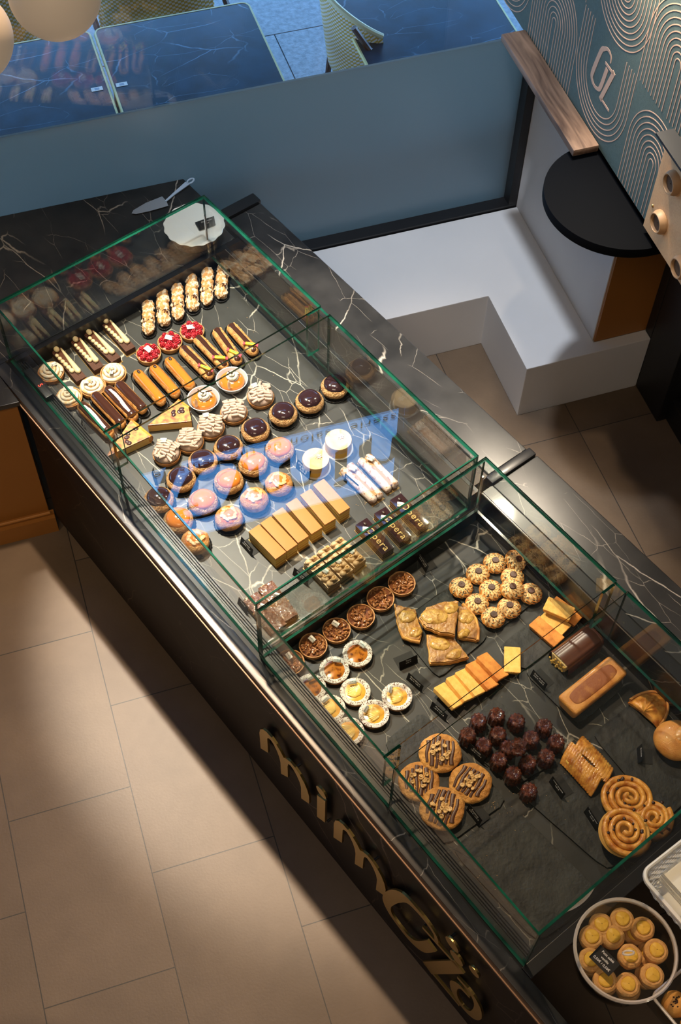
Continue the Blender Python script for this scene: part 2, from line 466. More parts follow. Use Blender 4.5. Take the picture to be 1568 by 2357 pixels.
# --- shop window
FR = mat('window_frame_black', (0.012, 0.012, 0.014), 0.35)
def frosted():
    m = bpy.data.materials.new('frosted_glass'); m.use_nodes = True
    N = m.node_tree.nodes; L = m.node_tree.links; N.clear()
    out = N.new('ShaderNodeOutputMaterial')
    d = N.new('ShaderNodeBsdfDiffuse'); d.inputs[0].default_value = (0.075, 0.085, 0.095, 1)
    t = N.new('ShaderNodeBsdfTranslucent'); t.inputs[0].default_value = (0.22, 0.24, 0.22, 1)
    g = N.new('ShaderNodeBsdfGlossy'); g.inputs['Roughness'].default_value = 0.32; g.inputs[0].default_value = (0.9, 0.9, 0.9, 1)
    a = N.new('ShaderNodeAddShader'); L.new(d.outputs[0], a.inputs[0]); L.new(t.outputs[0], a.inputs[1])
    x = N.new('ShaderNodeMixShader'); x.inputs[0].default_value = 0.07
    L.new(a.outputs[0], x.inputs[1]); L.new(g.outputs[0], x.inputs[2]); L.new(x.outputs[0], out.inputs[0])
    return m
YP = 3.64
win = structure(rframe(empty('window_1')))
o = MB().box(-3.1, YP, 0.28, 1.95, YP + 0.01, 1.060).build('frosted_panel', frosted(), win, smooth=False)
o = MB().box(-3.1, YP, 1.0602, 1.95, YP + 0.01, 1.90).build('clear_pane', WGLASS, win, smooth=False)
f = MB(); f.box(-3.2, YW + 0.005, 0.255, 1.975, YP - 0.001, 0.292); f.box(1.945, YW + 0.006, 0.255, 1.978, YP + 0.05, 1.90)
f.box(-3.2, YW + 0.006, 1.90, 1.978, YP + 0.05, 1.95)
f.build('window_frame', FR, win, smooth=False)
w = MB(); w.box(-3.2, YW + 0.005, 0, 1.98, YP + 0.05, 0.255); w.box(1.98, YW + 0.005, 0, 4.2, YP + 0.1, 5.2)
w.box(-3.2, YW + 0.005, 1.95, 1.98, YP + 0.1, 2.80); w.box(-3.2, YP, 2.80, 1.98, YP + 0.1, 2.925)
w.box(1.602, YW + 0.035, 2.80, 1.98, YP + 0.1, 3.72)
w.box(-3.2, YW + 0.035, 2.80, -0.55, YP + 0.1, 3.72)
w.box(-3.2, YW + 0.035, 3.72, 1.98, YP + 0.1, 5.2)
structure(rframe(w.build('wall_front', DARKP, smooth=False)))
win2 = structure(rframe(empty('window_2')))
MB().box(-0.55, YP + 0.02, 2.925, 1.602, YP + 0.028, 3.72).build('glass_pane', WGLASS, win2, smooth=False)
MB().box(-0.55, YP + 0.0, 2.9255, 1.60, YP + 0.015, 2.932).build('window_frame', FR, win2, smooth=False)

# --- white bench running round the corner
b = MB()
ZS = 0.279
b.prism([(0.95, YW), (0.95, 3.156), (1.688, 3.156), (1.688, 2.769), (XD, 2.769), (XD, YM - 0.0125), (XW, YM - 0.0125), (XW, YW)], 0, ZS)
bench = rframe(b.build('bench', WHITE, smooth=False, bevel=0.004))
tag(bench, 'low white built-in corner bench below the frosted window', 'bench')

# --- glazed door with black frame on the right
door = structure(rframe(empty('door_1')))
f = MB()
f.box(XD, 2.58, 0, XD + 0.07, 2.7685, 1.282); f.box(XD + 0.02, 2.60, 0, XD + 0.12, 2.64, 1.282)
f.box(XD + 0.04, 1.3, 0, XD + 0.13, 2.585, 0.115)
f.box(XD, 2.7702, ZS, XD + 0.05, YM - 0.013, 1.282)
f.build('door_frame', BLKM, door, smooth=False, bevel=0.004)
f = MB(); f.box(XD + 0.06, 1.3, 0.115, XD + 0.066, 2.585, 1.28); f.build('door_glass', WGLASS, door, smooth=False)
f = MB(); f.box(XD + 0.035, 1.3, 0.115, XD + 0.06, 2.56, 0.128); f.box(XD + 0.075, 1.3, 0.115, XD + 0.10, 2.56, 0.124)
f.build('threshold_rail', CHROME if False else BLK, door, smooth=False)

# ------------------------------------------------------------------ wallpaper drawing (thin copper ribbons on the green wall)
LINE = mat('copper_print', (0.42, 0.26, 0.175), 0.7)
K = 0.9036
def wy(y, z): return (-(y * K), 4 - (4 - z) * K)     # local x = -y, local y = height
def ribbon2d(pts, w):
    ws = w if isinstance(w, (list, tuple)) else [w] * len(pts)
    l, r = [], []
    for i, p in enumerate(pts):
        a = pts[max(0, i - 1)]; b = pts[min(len(pts) - 1, i + 1)]
        dx, dy = b[0] - a[0], b[1] - a[1]; d = math.hypot(dx, dy) or 1
        nx, ny = -dy / d, dx / d
        l.append((p[0] + nx * ws[i] / 2, p[1] + ny * ws[i] / 2)); r.append((p[0] - nx * ws[i] / 2, p[1] - ny * ws[i] / 2))
    return l, r
def smooth_line(pts, ws, k=5):
    P, W = [], []
    n = len(pts)
    for i in range(n - 1):
        p0, p1, p2, p3 = pts[max(0, i - 1)], pts[i], pts[i + 1], pts[min(n - 1, i + 2)]
        for j in range(k):
            t = j / k
            P.append(tuple(0.5 * (2 * p1[c] + (p2[c] - p0[c]) * t + (2 * p0[c] - 5 * p1[c] + 4 * p2[c] - p3[c]) * t * t + (3 * p1[c] - p0[c] - 3 * p2[c] + p3[c]) * t ** 3) for c in (0, 1)))
            W.append(ws[i] * (1 - t) + ws[i + 1] * t)
    return P + [pts[-1]], W + [ws[-1]]
def add_ribbon(mb, pts, w, z0, z1):
    if isinstance(w, (list, tuple)) and 7 < len(pts) < 20: pts, w = smooth_line(list(pts), list(w))
    l, r = ribbon2d(pts, w); n = len(pts)
    vs = [(p[0], p[1], z) for z in (z0, z1) for p in l + r]
    fs = []
    for i in range(n - 1):
        fs += [(2 * n + i, 2 * n + n + i, 2 * n + n + i + 1, 2 * n + i + 1), (i, i + 1, n + i + 1, n + i),
               (i, 2 * n + i, 2 * n + i + 1, i + 1), (n + i, n + i + 1, 3 * n + i + 1, 3 * n + i)]
    fs += [(0, n, 3 * n, 2 * n), (n - 1, 3 * n - 1, 4 * n - 1, 2 * n - 1)]
    mb.add(vs, fs)
pat = MB()
LW = 0.0031
def uline(cy, cz, r, left, right, up):
    """an arch (up) or a U (down) of radius r; left/right are the heights where its legs end"""
    pts = []
    sgn = 1 if up else -1
    if left is not None: pts.append((cy + r, left))
    for i in range(25):
        a = pi * i / 24
        pts.append((cy + r * cos(a), cz + sgn * r * sin(a)))
    if right is not None: pts.append((cy - r, right))
    out = [wy(*p) for p in pts]
    add_ribbon(pat, out, LW, 0.0, 0.0008)
B0 = 0.994
for i in range(10):
    uline(3.54, 1.176, 0.015 + 0.0187 * i, B0, B0, True)
    r = 0.012 + 0.0187 * i
    if i < 9: uline(2.765, 1.188, 0.015 + 0.0187 * i, B0, B0, True)
    uline(2.765, 1.560, 0.018 + 0.0192 * i, 1.379, 1.379, True)
    uline(3.125, 1.578, 0.020 + 0.0187 * i, 1.95, 1.95, False)
    uline(3.93, 1.175, 0.015 + 0.0187 * i, 1.33, 1.33, False)
    uline(3.54, 1.56, 0.018 + 0.0187 * i, 1.379, 1.379, True) if i < 10 else None
for i in range(5):
    uline(3.152, 1.213, 0.120 + 0.0187 * i, 1.3735, 1.3765, False)
patt = pat.build('wallpaper_pattern', LINE, smooth=False)
def wall_matrix(frame_ang, org, xd, zd):
    X = Vector(xd); Z = Vector(zd); Y = Z.cross(X)
    M = Matrix((X, Y, Z)).transposed().to_4x4(); M.translation = org
    return M
ydir = R2W(0, 1); xdir = R2W(1, 0)
WALLM = wall_matrix(RA, R2W(XG, 0, 0), -ydir, -xdir)
patt.matrix_world = WALLM
patt.parent = wallg; patt.matrix_parent_inverse = rframe(wallg).matrix_basis.inverted()
def ground(o, parent, M):
    o.parent = parent
    bpy.context.view_layer.update()
    o.matrix_world = M
# logo on the wallpaper: G with a slanted L
def glyph_G(mb, P, s, th):
    pts = [(0.945, 0.560), (0.950, 0.500), (0.925, 0.440), (0.890, 0.432), (0.862, 0.455), (0.790, 0.630), (0.780, 0.690), (0.800, 0.755), (0.830, 0.785), (0.858, 0.768), (0.915, 0.610)]
    wd = [0.012, 0.014, 0.018, 0.026, 0.034, 0.036, 0.026, 0.018, 0.022, 0.034, 0.034]
    add_ribbon(mb, [P(*p) for p in pts], [w * s for w in wd], 0, th)
    pts = [(0.900, 0.553), (0.972, 0.655)]; add_ribbon(mb, [P(*p) for p in pts], [0.016 * s, 0.018 * s], 0, th)
    pts = [(0.978, 0.640), (0.853, 0.880)]; add_ribbon(mb, [P(*p) for p in pts], [0.034 * s, 0.034 * s], 0, th)
    pts = [(0.858, 0.868), (0.930, 0.982)]; add_ribbon(mb, [P(*p) for p in pts], [0.014 * s, 0.014 * s], 0, th)
def logoP(x, y):
    p = at_plane(1160 + x * 1000 / 3.843, y * 1000 / 3.843, xdir, XG)
    q = to_r(p); return (-q[1], p.z)
lg = MB(); glyph_G(lg, logoP, 0.52, 0.0010)
lg = lg.build('printed_logo', LINE, smooth=False); 
ground(lg, wallg, WALLM)

# ------------------------------------------------------------------ the shop sign lettering in (s, z); sky reflection put into the handle's light blue colour
def letter_m(x0, k=1.0, zb=0.345, zh=1.0):
    P = [(0, .004), (0, .115), (.006, .150), (.020, .175), (.040, .188), (.062, .190), (.085, .182), (.104, .168), (.119, .150),
         (.130, .165), (.150, .178), (.172, .178), (.195, .168), (.215, .148), (.229, .122), (.237, .09), (.237, .034), (.199, 0),
         (.199, .085), (.193, .112), (.180, .135), (.165, .150), (.150, .154), (.140, .145), (.136, .12), (.136, .038), (.101, 0),
         (.101, .085), (.096, .115), (.086, .140), (.072, .158), (.058, .166), (.047, .16), (.040, .145), (.039, .04)]
    return [(x0 + a * k, zb + b * zh) for a, b in P]
def disc(cx, cz, r, rz=None, n=24):
    rz = rz or r
    return [(cx + r * cos(2 * pi * i / n), cz + rz * sin(2 * pi * i / n)) for i in range(n)]
def sign_shapes():
    S = []
    S.append(('letter', [('poly', letter_m(-1.364))]))
    S.append(('letter', [('poly', [(-1.09, .353), (-1.053, .382), (-1.053, .546), (-1.09, .519)]), ('poly', disc(-1.072, .572, .022))]))
    S.append(('letter', [('poly', letter_m(-1.013, 0.97))]))
    G = [(-.578, .500), (-.586, .535), (-.620, .556), (-.670, .556), (-.712, .538), (-.742, .480), (-.765, .400), (-.772, .340), (-.755, .300), (-.715, .283), (-.665, .285), (-.625, .325), (-.590, .430)]
    gw = [.014, .016, .020, .026, .036, .042, .042, .036, .026, .024, .030, .038, .038]
    S.append(('letter', [('rib', G, gw)]))
    S.append(('letter', [('rib', [(-.633, .485), (-.490, .510)], [.014, .016]), ('rib', [(-.490, .517), (-.585, .225)], [.042, .042]), ('rib', [(-.600, .232), (-.450, .240)], [.014, .014])]))
    S.append(('letter', [('poly', disc(-.530, .612, .025, .025)), ('poly', disc(-.505, .557, .025, .025)), ('poly', disc(-.445, .606, .019, .019))]))
    S.append(('letter', [('rib', [(-.485, .43), (-.435, .435), (-.402, .405), (-.392, .345), (-.405, .285), (-.44, .262), (-.475, .285), (-.487, .34), (-.470, .385), (-.43, .395)], [.014, .02, .028, .034, .028, .022, .026, .03, .02, .012]), ]))
    return S
SIGN = sign_shapes()

# transom lettering, read from the street
tr = MB()
ox = 0.0
def build_shapes(mb, shapes, f, th, k=1.0, z0=0.0):
    for sh in shapes:
        if sh[0] == 'poly': mb.prism([f(*p) for p in sh[1]], z0, z0 + th)
        else: add_ribbon(mb, [f(*p) for p in sh[1]], [w * k for w in sh[2]], z0, z0 + th)
KS = 1.65
def tf(s, z): return (-(1.41 - 1.70 * (s + 1.147)), 3.14 + 1.5 * (z - 0.345))
VINYL = mat('black_vinyl', (0.006, 0.006, 0.006), 0.6)
for _, shapes in SIGN:
    if shapes[0][0] == 'poly' and min(p[0] for p in shapes[0][1]) < -1.3:
        poly = [p for p in shapes[0][1]]
    build_shapes(tr, shapes, tf, 0.002, KS)
tr = tr.build('vinyl_lettering', VINYL, smooth=False)
TRM = wall_matrix(RA, R2W(0, YP + 0.029, 0), -xdir, ydir)
ground(tr, win2, TRM)
t = text('p\u00e2tisserie \u00b7 salon de th\u00e9 \u00b7 cuisine', VINYL, win2, (0, 0, 0), size=0.088, thick=0.001, name='vinyl_lettering', spacing=1.15, align='LEFT')
ground(t, win2, TRM @ Matrix.Translation((-1.72, 3.03, 0.001)))

# ================================================================== THE STREET
PAVE = mat('grey_paving', (0.15, 0.135, 0.125), 0.8, col2=(0.23, 0.21, 0.195), nscale=40, detail=8, bump=0.001)
def paving():
    m = PAVE
    return m
g = MB()
for i in range(-6, 9):
    for j in range(0, 7):
        x0, y0 = i * 0.62 + (0.21 if j % 2 else -0.1), YP + 0.12 + j * 0.78
        g.box(x0 + 0.003, y0 + 0.003, -0.06, x0 + 0.617, y0 + 0.777, -0.002)
g.box(-4.5, YP + 0.1, -0.08, 6.5, 12, -0.012)
structure(rframe(g.build('pavement', PAVE, smooth=False)))
CANOPY = mat('canopy_shade_grey', (0.10, 0.11, 0.12), 0.8)  # unseen canopy added to keep skylight off the terrace
g = MB(); g.add([(-3.2, YP + 0.12, 2.74), (3.2, YP + 0.12, 2.74), (3.2, YP + 2.6, 1.95), (-3.2, YP + 2.6, 1.95),
                 (-3.2, YP + 0.12, 2.72), (3.2, YP + 0.12, 2.72), (3.2, YP + 2.6, 1.93), (-3.2, YP + 2.6, 1.93)],
                [(0, 1, 2, 3), (7, 6, 5, 4), (0, 4, 5, 1), (1, 5, 6, 2), (2, 6, 7, 3), (3, 7, 4, 0)])
aw = rframe(g.build('added_canopy', CANOPY, smooth=False)); tag(aw, 'added unseen canopy that shades the terrace outside the shop window', 'added_canopy')
BLUEM = marble('blue_marble', (0.004, 0.012, 0.022), (0.012, 0.040, 0.070), (0.15, 0.26, 0.36), 3.0, 0.3, 0.012, 0.8, 0.7, 8.8)
YRIM = mat('pale_yellow_rim', (0.66, 0.60, 0.28), 0.35)
def cafe_table(x0, y0, x1, y1, label, tags=None):
    cx, cy = (x0 + x1) / 2, (y0 + y1) / 2
    r = empty('cafe_table', R2W(cx, cy, 0), RA)
    hx, hy = (x1 - x0) / 2, (y1 - y0) / 2
    def rr(h1, h2, rad):
        P = []
        for qx, qy, a0 in ((1, 1, 0), (-1, 1, pi / 2), (-1, -1, pi), (1, -1, 3 * pi / 2)):
            for i in range(7):
                a = a0 + pi / 2 * i / 6; P.append((qx * (h1 - rad) + rad * cos(a), qy * (h2 - rad) + rad * sin(a)))
        return P
    MB().prism(rr(hx - 0.006, hy - 0.006, 0.03), 0.720, 0.748).build('table_top', BLUEM, r, smooth=False)
    e = MB(); P = rr(hx - 0.003, hy - 0.003, 0.033); e.tube([(p[0], p[1], 0.741) for p in P], 0.0065, 6, closed=True, sq=1.5); e.build('rim', YRIM, r)
    l = MB(); l.tube([(0, 0, 0.02), (0, 0, 0.72)], 0.025, 12); l.build('post', BLK, r)
    l = MB(); l.box(-0.2, -0.2, 0.0, 0.2, 0.2, 0.02); l.build('base', BLK, r, smooth=False)
    if tags:
        for (tx, ty) in tags:
            k = MB(); k.box(tx - 0.022, ty - 0.011, 0.7485, tx + 0.022, ty + 0.011, 0.7495); o = k.build('number_sticker', PAPER, r, smooth=False); o['label'] = 'white sticker'
            k = MB(); k.box(tx - 0.009, ty - 0.006, 0.7495, tx + 0.009, ty + 0.006, 0.7498); k.build('print', mat('sticker_grey', (0.35, 0.42, 0.5), 0.6), o, smooth=False)
    return tag(r, label, 'table', 'blue marble terrace tables')
cafe_table(-0.17, 3.93, 0.482, 4.562, 'blue marble cafe table with yellow rim, leftmost outside the window', [(0.28, -0.05)])
cafe_table(0.497, 3.93, 1.137, 4.562, 'blue marble cafe table with yellow rim outside, to the right of the leftmost one', [(-0.285, -0.05)])
cafe_table(1.47, 3.93, 2.115, 4.85, 'blue marble cafe table with yellow rim outside, nearest the green wall', [(0.26, 0.30)])
WEAVE = bpy.data.materials.new('woven_rattan'); WEAVE.use_nodes = True
def _weave():
    N = WEAVE.node_tree.nodes; L = WEAVE.node_tree.links; b = N['Principled BSDF']
    tc = N.new('ShaderNodeTexCoord'); mp = N.new('ShaderNodeMapping'); mp.inputs['Scale'].default_value = (62, 62, 62)
    L.new(tc.outputs['Object'], mp.inputs[0]); sp = N.new('ShaderNodeSeparateXYZ'); L.new(mp.outputs[0], sp.inputs[0])
    def M(op, a, c=None):
        n = N.new('ShaderNodeMath'); n.operation = op
        for i, q in enumerate((a, c)):
            if q is None: continue
            if isinstance(q, (int, float)): n.inputs[i].default_value = q
            else: L.new(q, n.inputs[i])
        return n.outputs[0]
    a = M('SINE', M('MULTIPLY', sp.outputs['X'], 4.0)); c = M('SINE', M('MULTIPLY', M('ADD', sp.outputs['Y'], sp.outputs['Z']), 5.0))
    f = M('GREATER_THAN', M('MULTIPLY', a, c), 0.05)
    mx = N.new('ShaderNodeMixRGB'); mx.inputs[1].default_value = (0.50, 0.33, 0.05, 1); mx.inputs[2].default_value = (0.66, 0.64, 0.60, 1)
    L.new(f, mx.inputs[0]); L.new(mx.outputs[0], b.inputs['Base Color']); b.inputs['Roughness'].default_value = 0.6
_weave()
DWOOD = mat('dark_bentwood', (0.05, 0.022, 0.015), 0.35)
def rattan_chair(x, y, rz, label):
    r = empty('rattan_chair', R2W(x, y, 0), RA + rz)
    s = MB(); s.blob((0, 0, 0.46), (0.24, 0.24, 0.02), nu=32, nv=8, pw=0.6); s.build('seat', WEAVE, r)
    b = MB()
    def fn(i, j):
        a = pi * (0.05 + 0.90 * i); hh = 0.48 + 0.40 * j * (0.75 + 0.25 * sin(pi * i))
        return (0.25 * cos(a), 0.20 * sin(a) + 0.06 + 0.05 * j, hh)
    b.grid(fn, 24, 8)
    o = b.build('backrest', WEAVE, r, fix=False)
    md = o.modifiers.new('thickness', 'SOLIDIFY'); md.thickness = 0.012
    fr = MB()
    fr.tube([Vector(fn(i / 24, 1)) for i in range(25)], 0.012, 8); 
    fr.build('top_rail', mat('pale_cane', (0.62, 0.58, 0.34), 0.5), r)
    for sx in (-1, 1):
        a = MB(); a.tube([(sx * 0.235, 0.26, 0.84), (sx * 0.262, 0.20, 0.74), (sx * 0.275, 0.06, 0.68), (sx * 0.27, -0.12, 0.66), (sx * 0.255, -0.18, 0.60), (sx * 0.235, -0.18, 0.46)], 0.013, 8)
        a.build('arm', DWOOD, r)
        for sy in (-1, 1):
            l = MB(); l.tube([(sx * 0.19, sy * 0.19, 0.45), (sx * 0.22, sy * 0.22, 0.0)], 0.013, 8); l.build('leg', DWOOD, r)
    return tag(r, label, 'chair', 'woven terrace chairs')
rattan_chair(0.80, 4.68, 0.0, 'woven rattan chair tucked behind the middle blue marble table outside')
rattan_chair(0.10, 4.70, 0.0, 'woven rattan chair behind the leftmost blue table, partly hidden by the globes')
rattan_chair(1.70, 4.40, 1.62, 'woven chair with dark bentwood arms between two terrace tables')

# ================================================================== COUNTER
ctr = cframe(empty('display_counter'))
tag(ctr, 'long black marble display counter with two glass-covered wells and gold lettering', 'counter')
WY = lambda s, y: None
# fascia
f = MB(); f.box(-2.63, 0.88, 0.085, 0.50, 0.90, 0.700); f.build('front_panel', FRONTM, ctr, smooth=False)
f = MB(); f.box(-2.63, 0.93, 0.0, 0.50, 0.945, 0.085); f.build('kick_board', BLKM, ctr, smooth=False)
f = MB(); f.box(-2.82, 0.874, 0.700, 0.50, 0.90, 0.709); f.build('copper_strip', COPPER, ctr, smooth=False)
f = MB(); f.box(-2.85, 0.905, 0.60, 0.50, 0.925, 0.700); f.box(-2.6, 1.99, 0.0, 0.6, 2.01, 0.699); f.build('carcass_panel', BLKM, ctr, smooth=False)
# worktops
def rc(x, y):
    p = R2W(x, y); return to_c(p)
end = [(-2.82, 0.880), (-2.82, 1.845), (-2.95, 1.845), (-2.95, 1.876)]
b1 = rc(0.0, YP - 0.003)
# window-side edge runs along the window
pA = rc(0.10, YP - 0.003); 
d = (cos(RA - CA), sin(RA - CA))
def on_win(v):   # s on the window line at depth v
    t = (v - b1[1]) / d[1]; return (b1[0] + d[0] * t, v)
pw1 = on_win(1.876)
pw2 = rc(-1.6, YP - 0.003); pw3 = rc(-1.6, 2.785); pw4 = rc(-0.117, 2.785)
f = MB(); f.prism([(-2.82, 0.880), (-2.82, 1.845), (-2.955, 1.845), (-2.955, 1.876), pw1, pw2, pw3, pw4], 0.7095, ZT)
f.build('end_worktop', MARB, ctr, smooth=False, bevel=0.002)
f = MB(); f.box(-2.8195, 0.880, 0.7095, 0.33, 0.925, ZT); f.build('front_worktop', MARB, ctr, bevel=0.004)
f = MB(); f.box(-2.905, 1.86, 0.7005, -1.512, 2.022, ZT + 0.004); f.build('back_worktop', MARB, ctr, bevel=0.008, seg=3)
f = MB(); f.box(-1.478, 1.845, 0.7005, 0.33, 2.034, ZT); f.build('back_worktop', MARB, ctr, bevel=0.008, seg=3)
f = MB(); f.box(0.3305, 0.880, 0.7005, 0.62, 2.034, ZT); f.build('end_worktop', MARB, ctr, bevel=0.003)
f = MB(); f.box(-2.955, 1.88, 0.7003, -2.906, 2.026, ZT + 0.014); f.build('end_cap', BLK, ctr, bevel=0.008)
f = MB(); f.box(-1.511, 1.845, 0.7003, -1.479, 2.030, ZT + 0.010); f.build('joint_cover', BLK, ctr, bevel=0.006)
# decks
f = MB(); f.box(-2.80, 0.965, ZD1 - 0.02, -1.500, 1.79, ZD1); f.build('far_deck', DECKM, ctr, smooth=False, bevel=0.002)
f = MB(); f.box(-1.478, 0.965, ZD2 - 0.02, -0.372, 1.80, ZD2); f.build('near_deck', DECKN, ctr, smooth=False, bevel=0.002)
# well linings
f = MB(); f.box(-2.82, 1.790, ZD1 - 0.02, -1.49, 1.802, ZT - 0.004); f.box(-2.82, 0.953, ZD1 - 0.02, -2.80, 1.79, ZT - 0.002)
f.box(-2.80, 0.953, ZD1 - 0.02, -1.49, 0.965, ZT - 0.03)
f.build('well_lining', BLK, ctr, smooth=False)
DARKM = marble('brown_black_marble', (0.014, 0.009, 0.007), (0.022, 0.015, 0.012), (0.28, 0.22, 0.16), 3.0, 0.22, 0.006, 0.3, 0.5, 2.2)
f = MB(); f.box(-1.478, 1.800, ZD2 - 0.02, -0.36, 1.806, ZT - 0.004); f.build('well_lining', DARKM, ctr, smooth=False)
f = MB(); f.box(-1.478, 0.953, ZD2 - 0.02, -0.36, 0.965, ZT - 0.03); f.box(-0.372, 0.953, ZD2 - 0.02, -0.36, 1.80, ZT - 0.002); f.build('well_lining', BLK, ctr, smooth=False)
f = MB(); f.box(-1.499, 0.955, ZD2 - 0.02, -1.4785, 1.80, ZD1 + 0.012); f.build('step_riser', BLK, ctr, bevel=0.006)
f = MB(); f.tube([(-1.4782, 0.97, ZD1 + 0.004), (-1.4782, 1.795, ZD1 + 0.004)], 0.0014, 6); f.build('riser_trim', COPPER, ctr)
# slotted rails front and back
f = MB()
f.box(-2.82, 0.9255, 0.66, -0.34, 0.955, ZT - 0.010)
for k in range(4): f.box(-2.82, 0.957 + 0.0085 * k, 0.66, -0.37, 0.961 + 0.0085 * k, ZT - 0.012 - 0.004 * k)
f.build('front_rail', BLK, ctr, smooth=False)
f = MB(); f.box(-2.82, 1.8025, 0.66, -1.512, 1.8595, ZT - 0.002); f.box(-2.82, 1.752, ZT - 0.012, -1.49, 1.790, ZT - 0.004)
f.build('back_rail', RAIL, ctr, smooth=False)
f = MB(); f.box(-1.479, 1.8065, 0.66, -0.34, 1.8445, ZT - 0.002); f.build('back_rail', BLK, ctr, smooth=False)
f = MB(); f.tube([(-2.81, 1.7895, ZT - 0.004), (-1.5, 1.7895, ZT - 0.004)], 0.0012, 5); f.tube([(-1.478, 1.8005, ZT - 0.003), (-0.36, 1.8005, ZT - 0.003)], 0.0014, 5)
f.build('rail_edge', mat('bright_edge', (0.5, 0.42, 0.34), 0.3, 0.8), ctr)
f = MB(); f.box(-0.362, 0.9255, ZT - 0.01, -0.3295, 1.8445, ZT + 0.004); f.build('end_rail', BLK, ctr, smooth=False, bevel=0.001)
# temperature display
f = MB(); f.box(-2.74, 0.945, ZT - 0.012, -2.60, 0.972, ZT + 0.012); th = f.build('thermostat', BLK, ctr, bevel=0.003)
text('5', mat('red_led', (0.9, 0.05, 0.03), 0.5, emit=((1.0, 0.06, 0.03), 3.0)), th, (-2.655, 0.958, ZT + 0.0125), (0, 0, 0), size=0.022, thick=0.0005, name='digit')

# gold sign letters on the fascia
sd = C2W(1, 0); vd = C2W(0, 1)
FASM = wall_matrix(CA, C2W(0, 0.880, 0), sd, -vd)
sg = cframe(empty('shop_sign'))
sg.location = C2W(-0.87, 0.88, 0)
tag(sg, 'raised gold lettering fixed along the front of the counter', 'sign')
for nm, shapes in SIGN:
    mb = MB(); build_shapes(mb, shapes, lambda s, z: (s, z), 0.007, 1.0, 0.014)
    o = mb.build(nm, GOLD, None, smooth=False, bevel=0.0)
    ground(o, sg, FASM)
    q = shapes[0][1][len(shapes[0][1]) // 3]
    so = MB().tube([(q[0], q[1] - 0.004, 0.0), (q[0], q[1] - 0.004, 0.0145)], 0.004, 8).build('stand_off', BLK, None); ground(so, sg, FASM)

# ------------------------------------------------------------------ glass covers
def pane(mb, x0, y0, z0, x1, y1, z1):
    """box whose two largest faces are clear (0) and whose edges are green (1)"""
    dims = [x1 - x0, y1 - y0, z1 - z0]; k = dims.index(min(dims))
    vs = [(x0, y0, z0), (x1, y0, z0), (x1, y1, z0), (x0, y1, z0), (x0, y0, z1), (x1, y0, z1), (x1, y1, z1), (x0, y1, z1)]
    fs = [((0, 3, 2, 1), 2), ((4, 5, 6, 7), 2), ((0, 1, 5, 4), 1), ((1, 2, 6, 5), 0), ((2, 3, 7, 6), 1), ((3, 0, 4, 7), 0)]
    for f_, ax in fs: mb.add(vs if False else [vs[i] for i in f_], [(0, 1, 2, 3)], 0 if ax == k else 1)
    return mb
T = 0.008
def glass_case(label, s0, sm, s1, v0, v1, zb, gap, extra_end=False):
    r = cframe(empty('glass_case', C2W((s0 + s1) / 2, v0, ZT))); ox, oy, oz = (s0 + s1) / 2, v0, ZT
    def P(name, a):
        mb = MB(); pane(mb, a[0] - ox, a[1] - oy, a[2] - oz, a[3] - ox, a[4] - oy, a[5] - oz)
        return mb.build(name, [GLASS, GEDGE], r, smooth=False)
    P('front_pane', (s0, v0, zb, sm - 0.001, v0 + T, ZG - T))
    P('front_pane', (sm + 0.001, v0, zb, s1, v0 + T, ZG - T))
    P('back_pane', (s0, v1 - T, zb, sm - 0.001, v1, ZG - T)); P('back_pane', (sm + 0.001, v1 - T, zb, s1, v1, ZG - T))
    P('end_pane', (s0, v0 + T, zb, s0 + T, v1 - T, ZG - T)); P('end_pane', (s1 - T, v0 + T, zb, s1, v1 - T, ZG - T))
    P('top_pane', (s0, v0, ZG - T + 0.0003, sm - gap, v1, ZG)); P('top_pane', (sm, v0, ZG - T + 0.0003, s1, v1, ZG))
    # short glass fins under the joint of the two lids
    P('fin', (sm - gap - 0.004, v0 + T + 0.001, ZG - 0.20, sm - gap + 0.004, v0 + 0.055, ZG - T)); P('fin', (sm - gap - 0.004, v1 - 0.055, ZG - 0.20, sm - gap + 0.004, v1 - T - 0.001, ZG - T))
    for (x, y) in ((s0 + T + 0.004, v1 - T - 0.004), (s1 - T - 0.004, v0 + T + 0.004)):
        c = MB(); c.box(x - 0.003 - ox, y - 0.003 - oy, zb - oz, x + 0.003 - ox, y + 0.003 - oy, zb + (0.19 if x < sm else 0.02) - oz)
        c.build('corner_post', CHROME, r, smooth=False)
    return tag(r, label, 'glass case', 'glass covers of the counter')
glass_case('tall clear glass cover over the far pastry display, by the frosted window', -2.822, -2.150, -1.462, 0.940, 1.738, ZT - 0.008, 0.045)
glass_case('clear glass cover over the near pastry display, beside the tub of biscuits', -1.447, -0.880, -0.362, 0.933, 1.752, ZT - 0.006, 0.040)

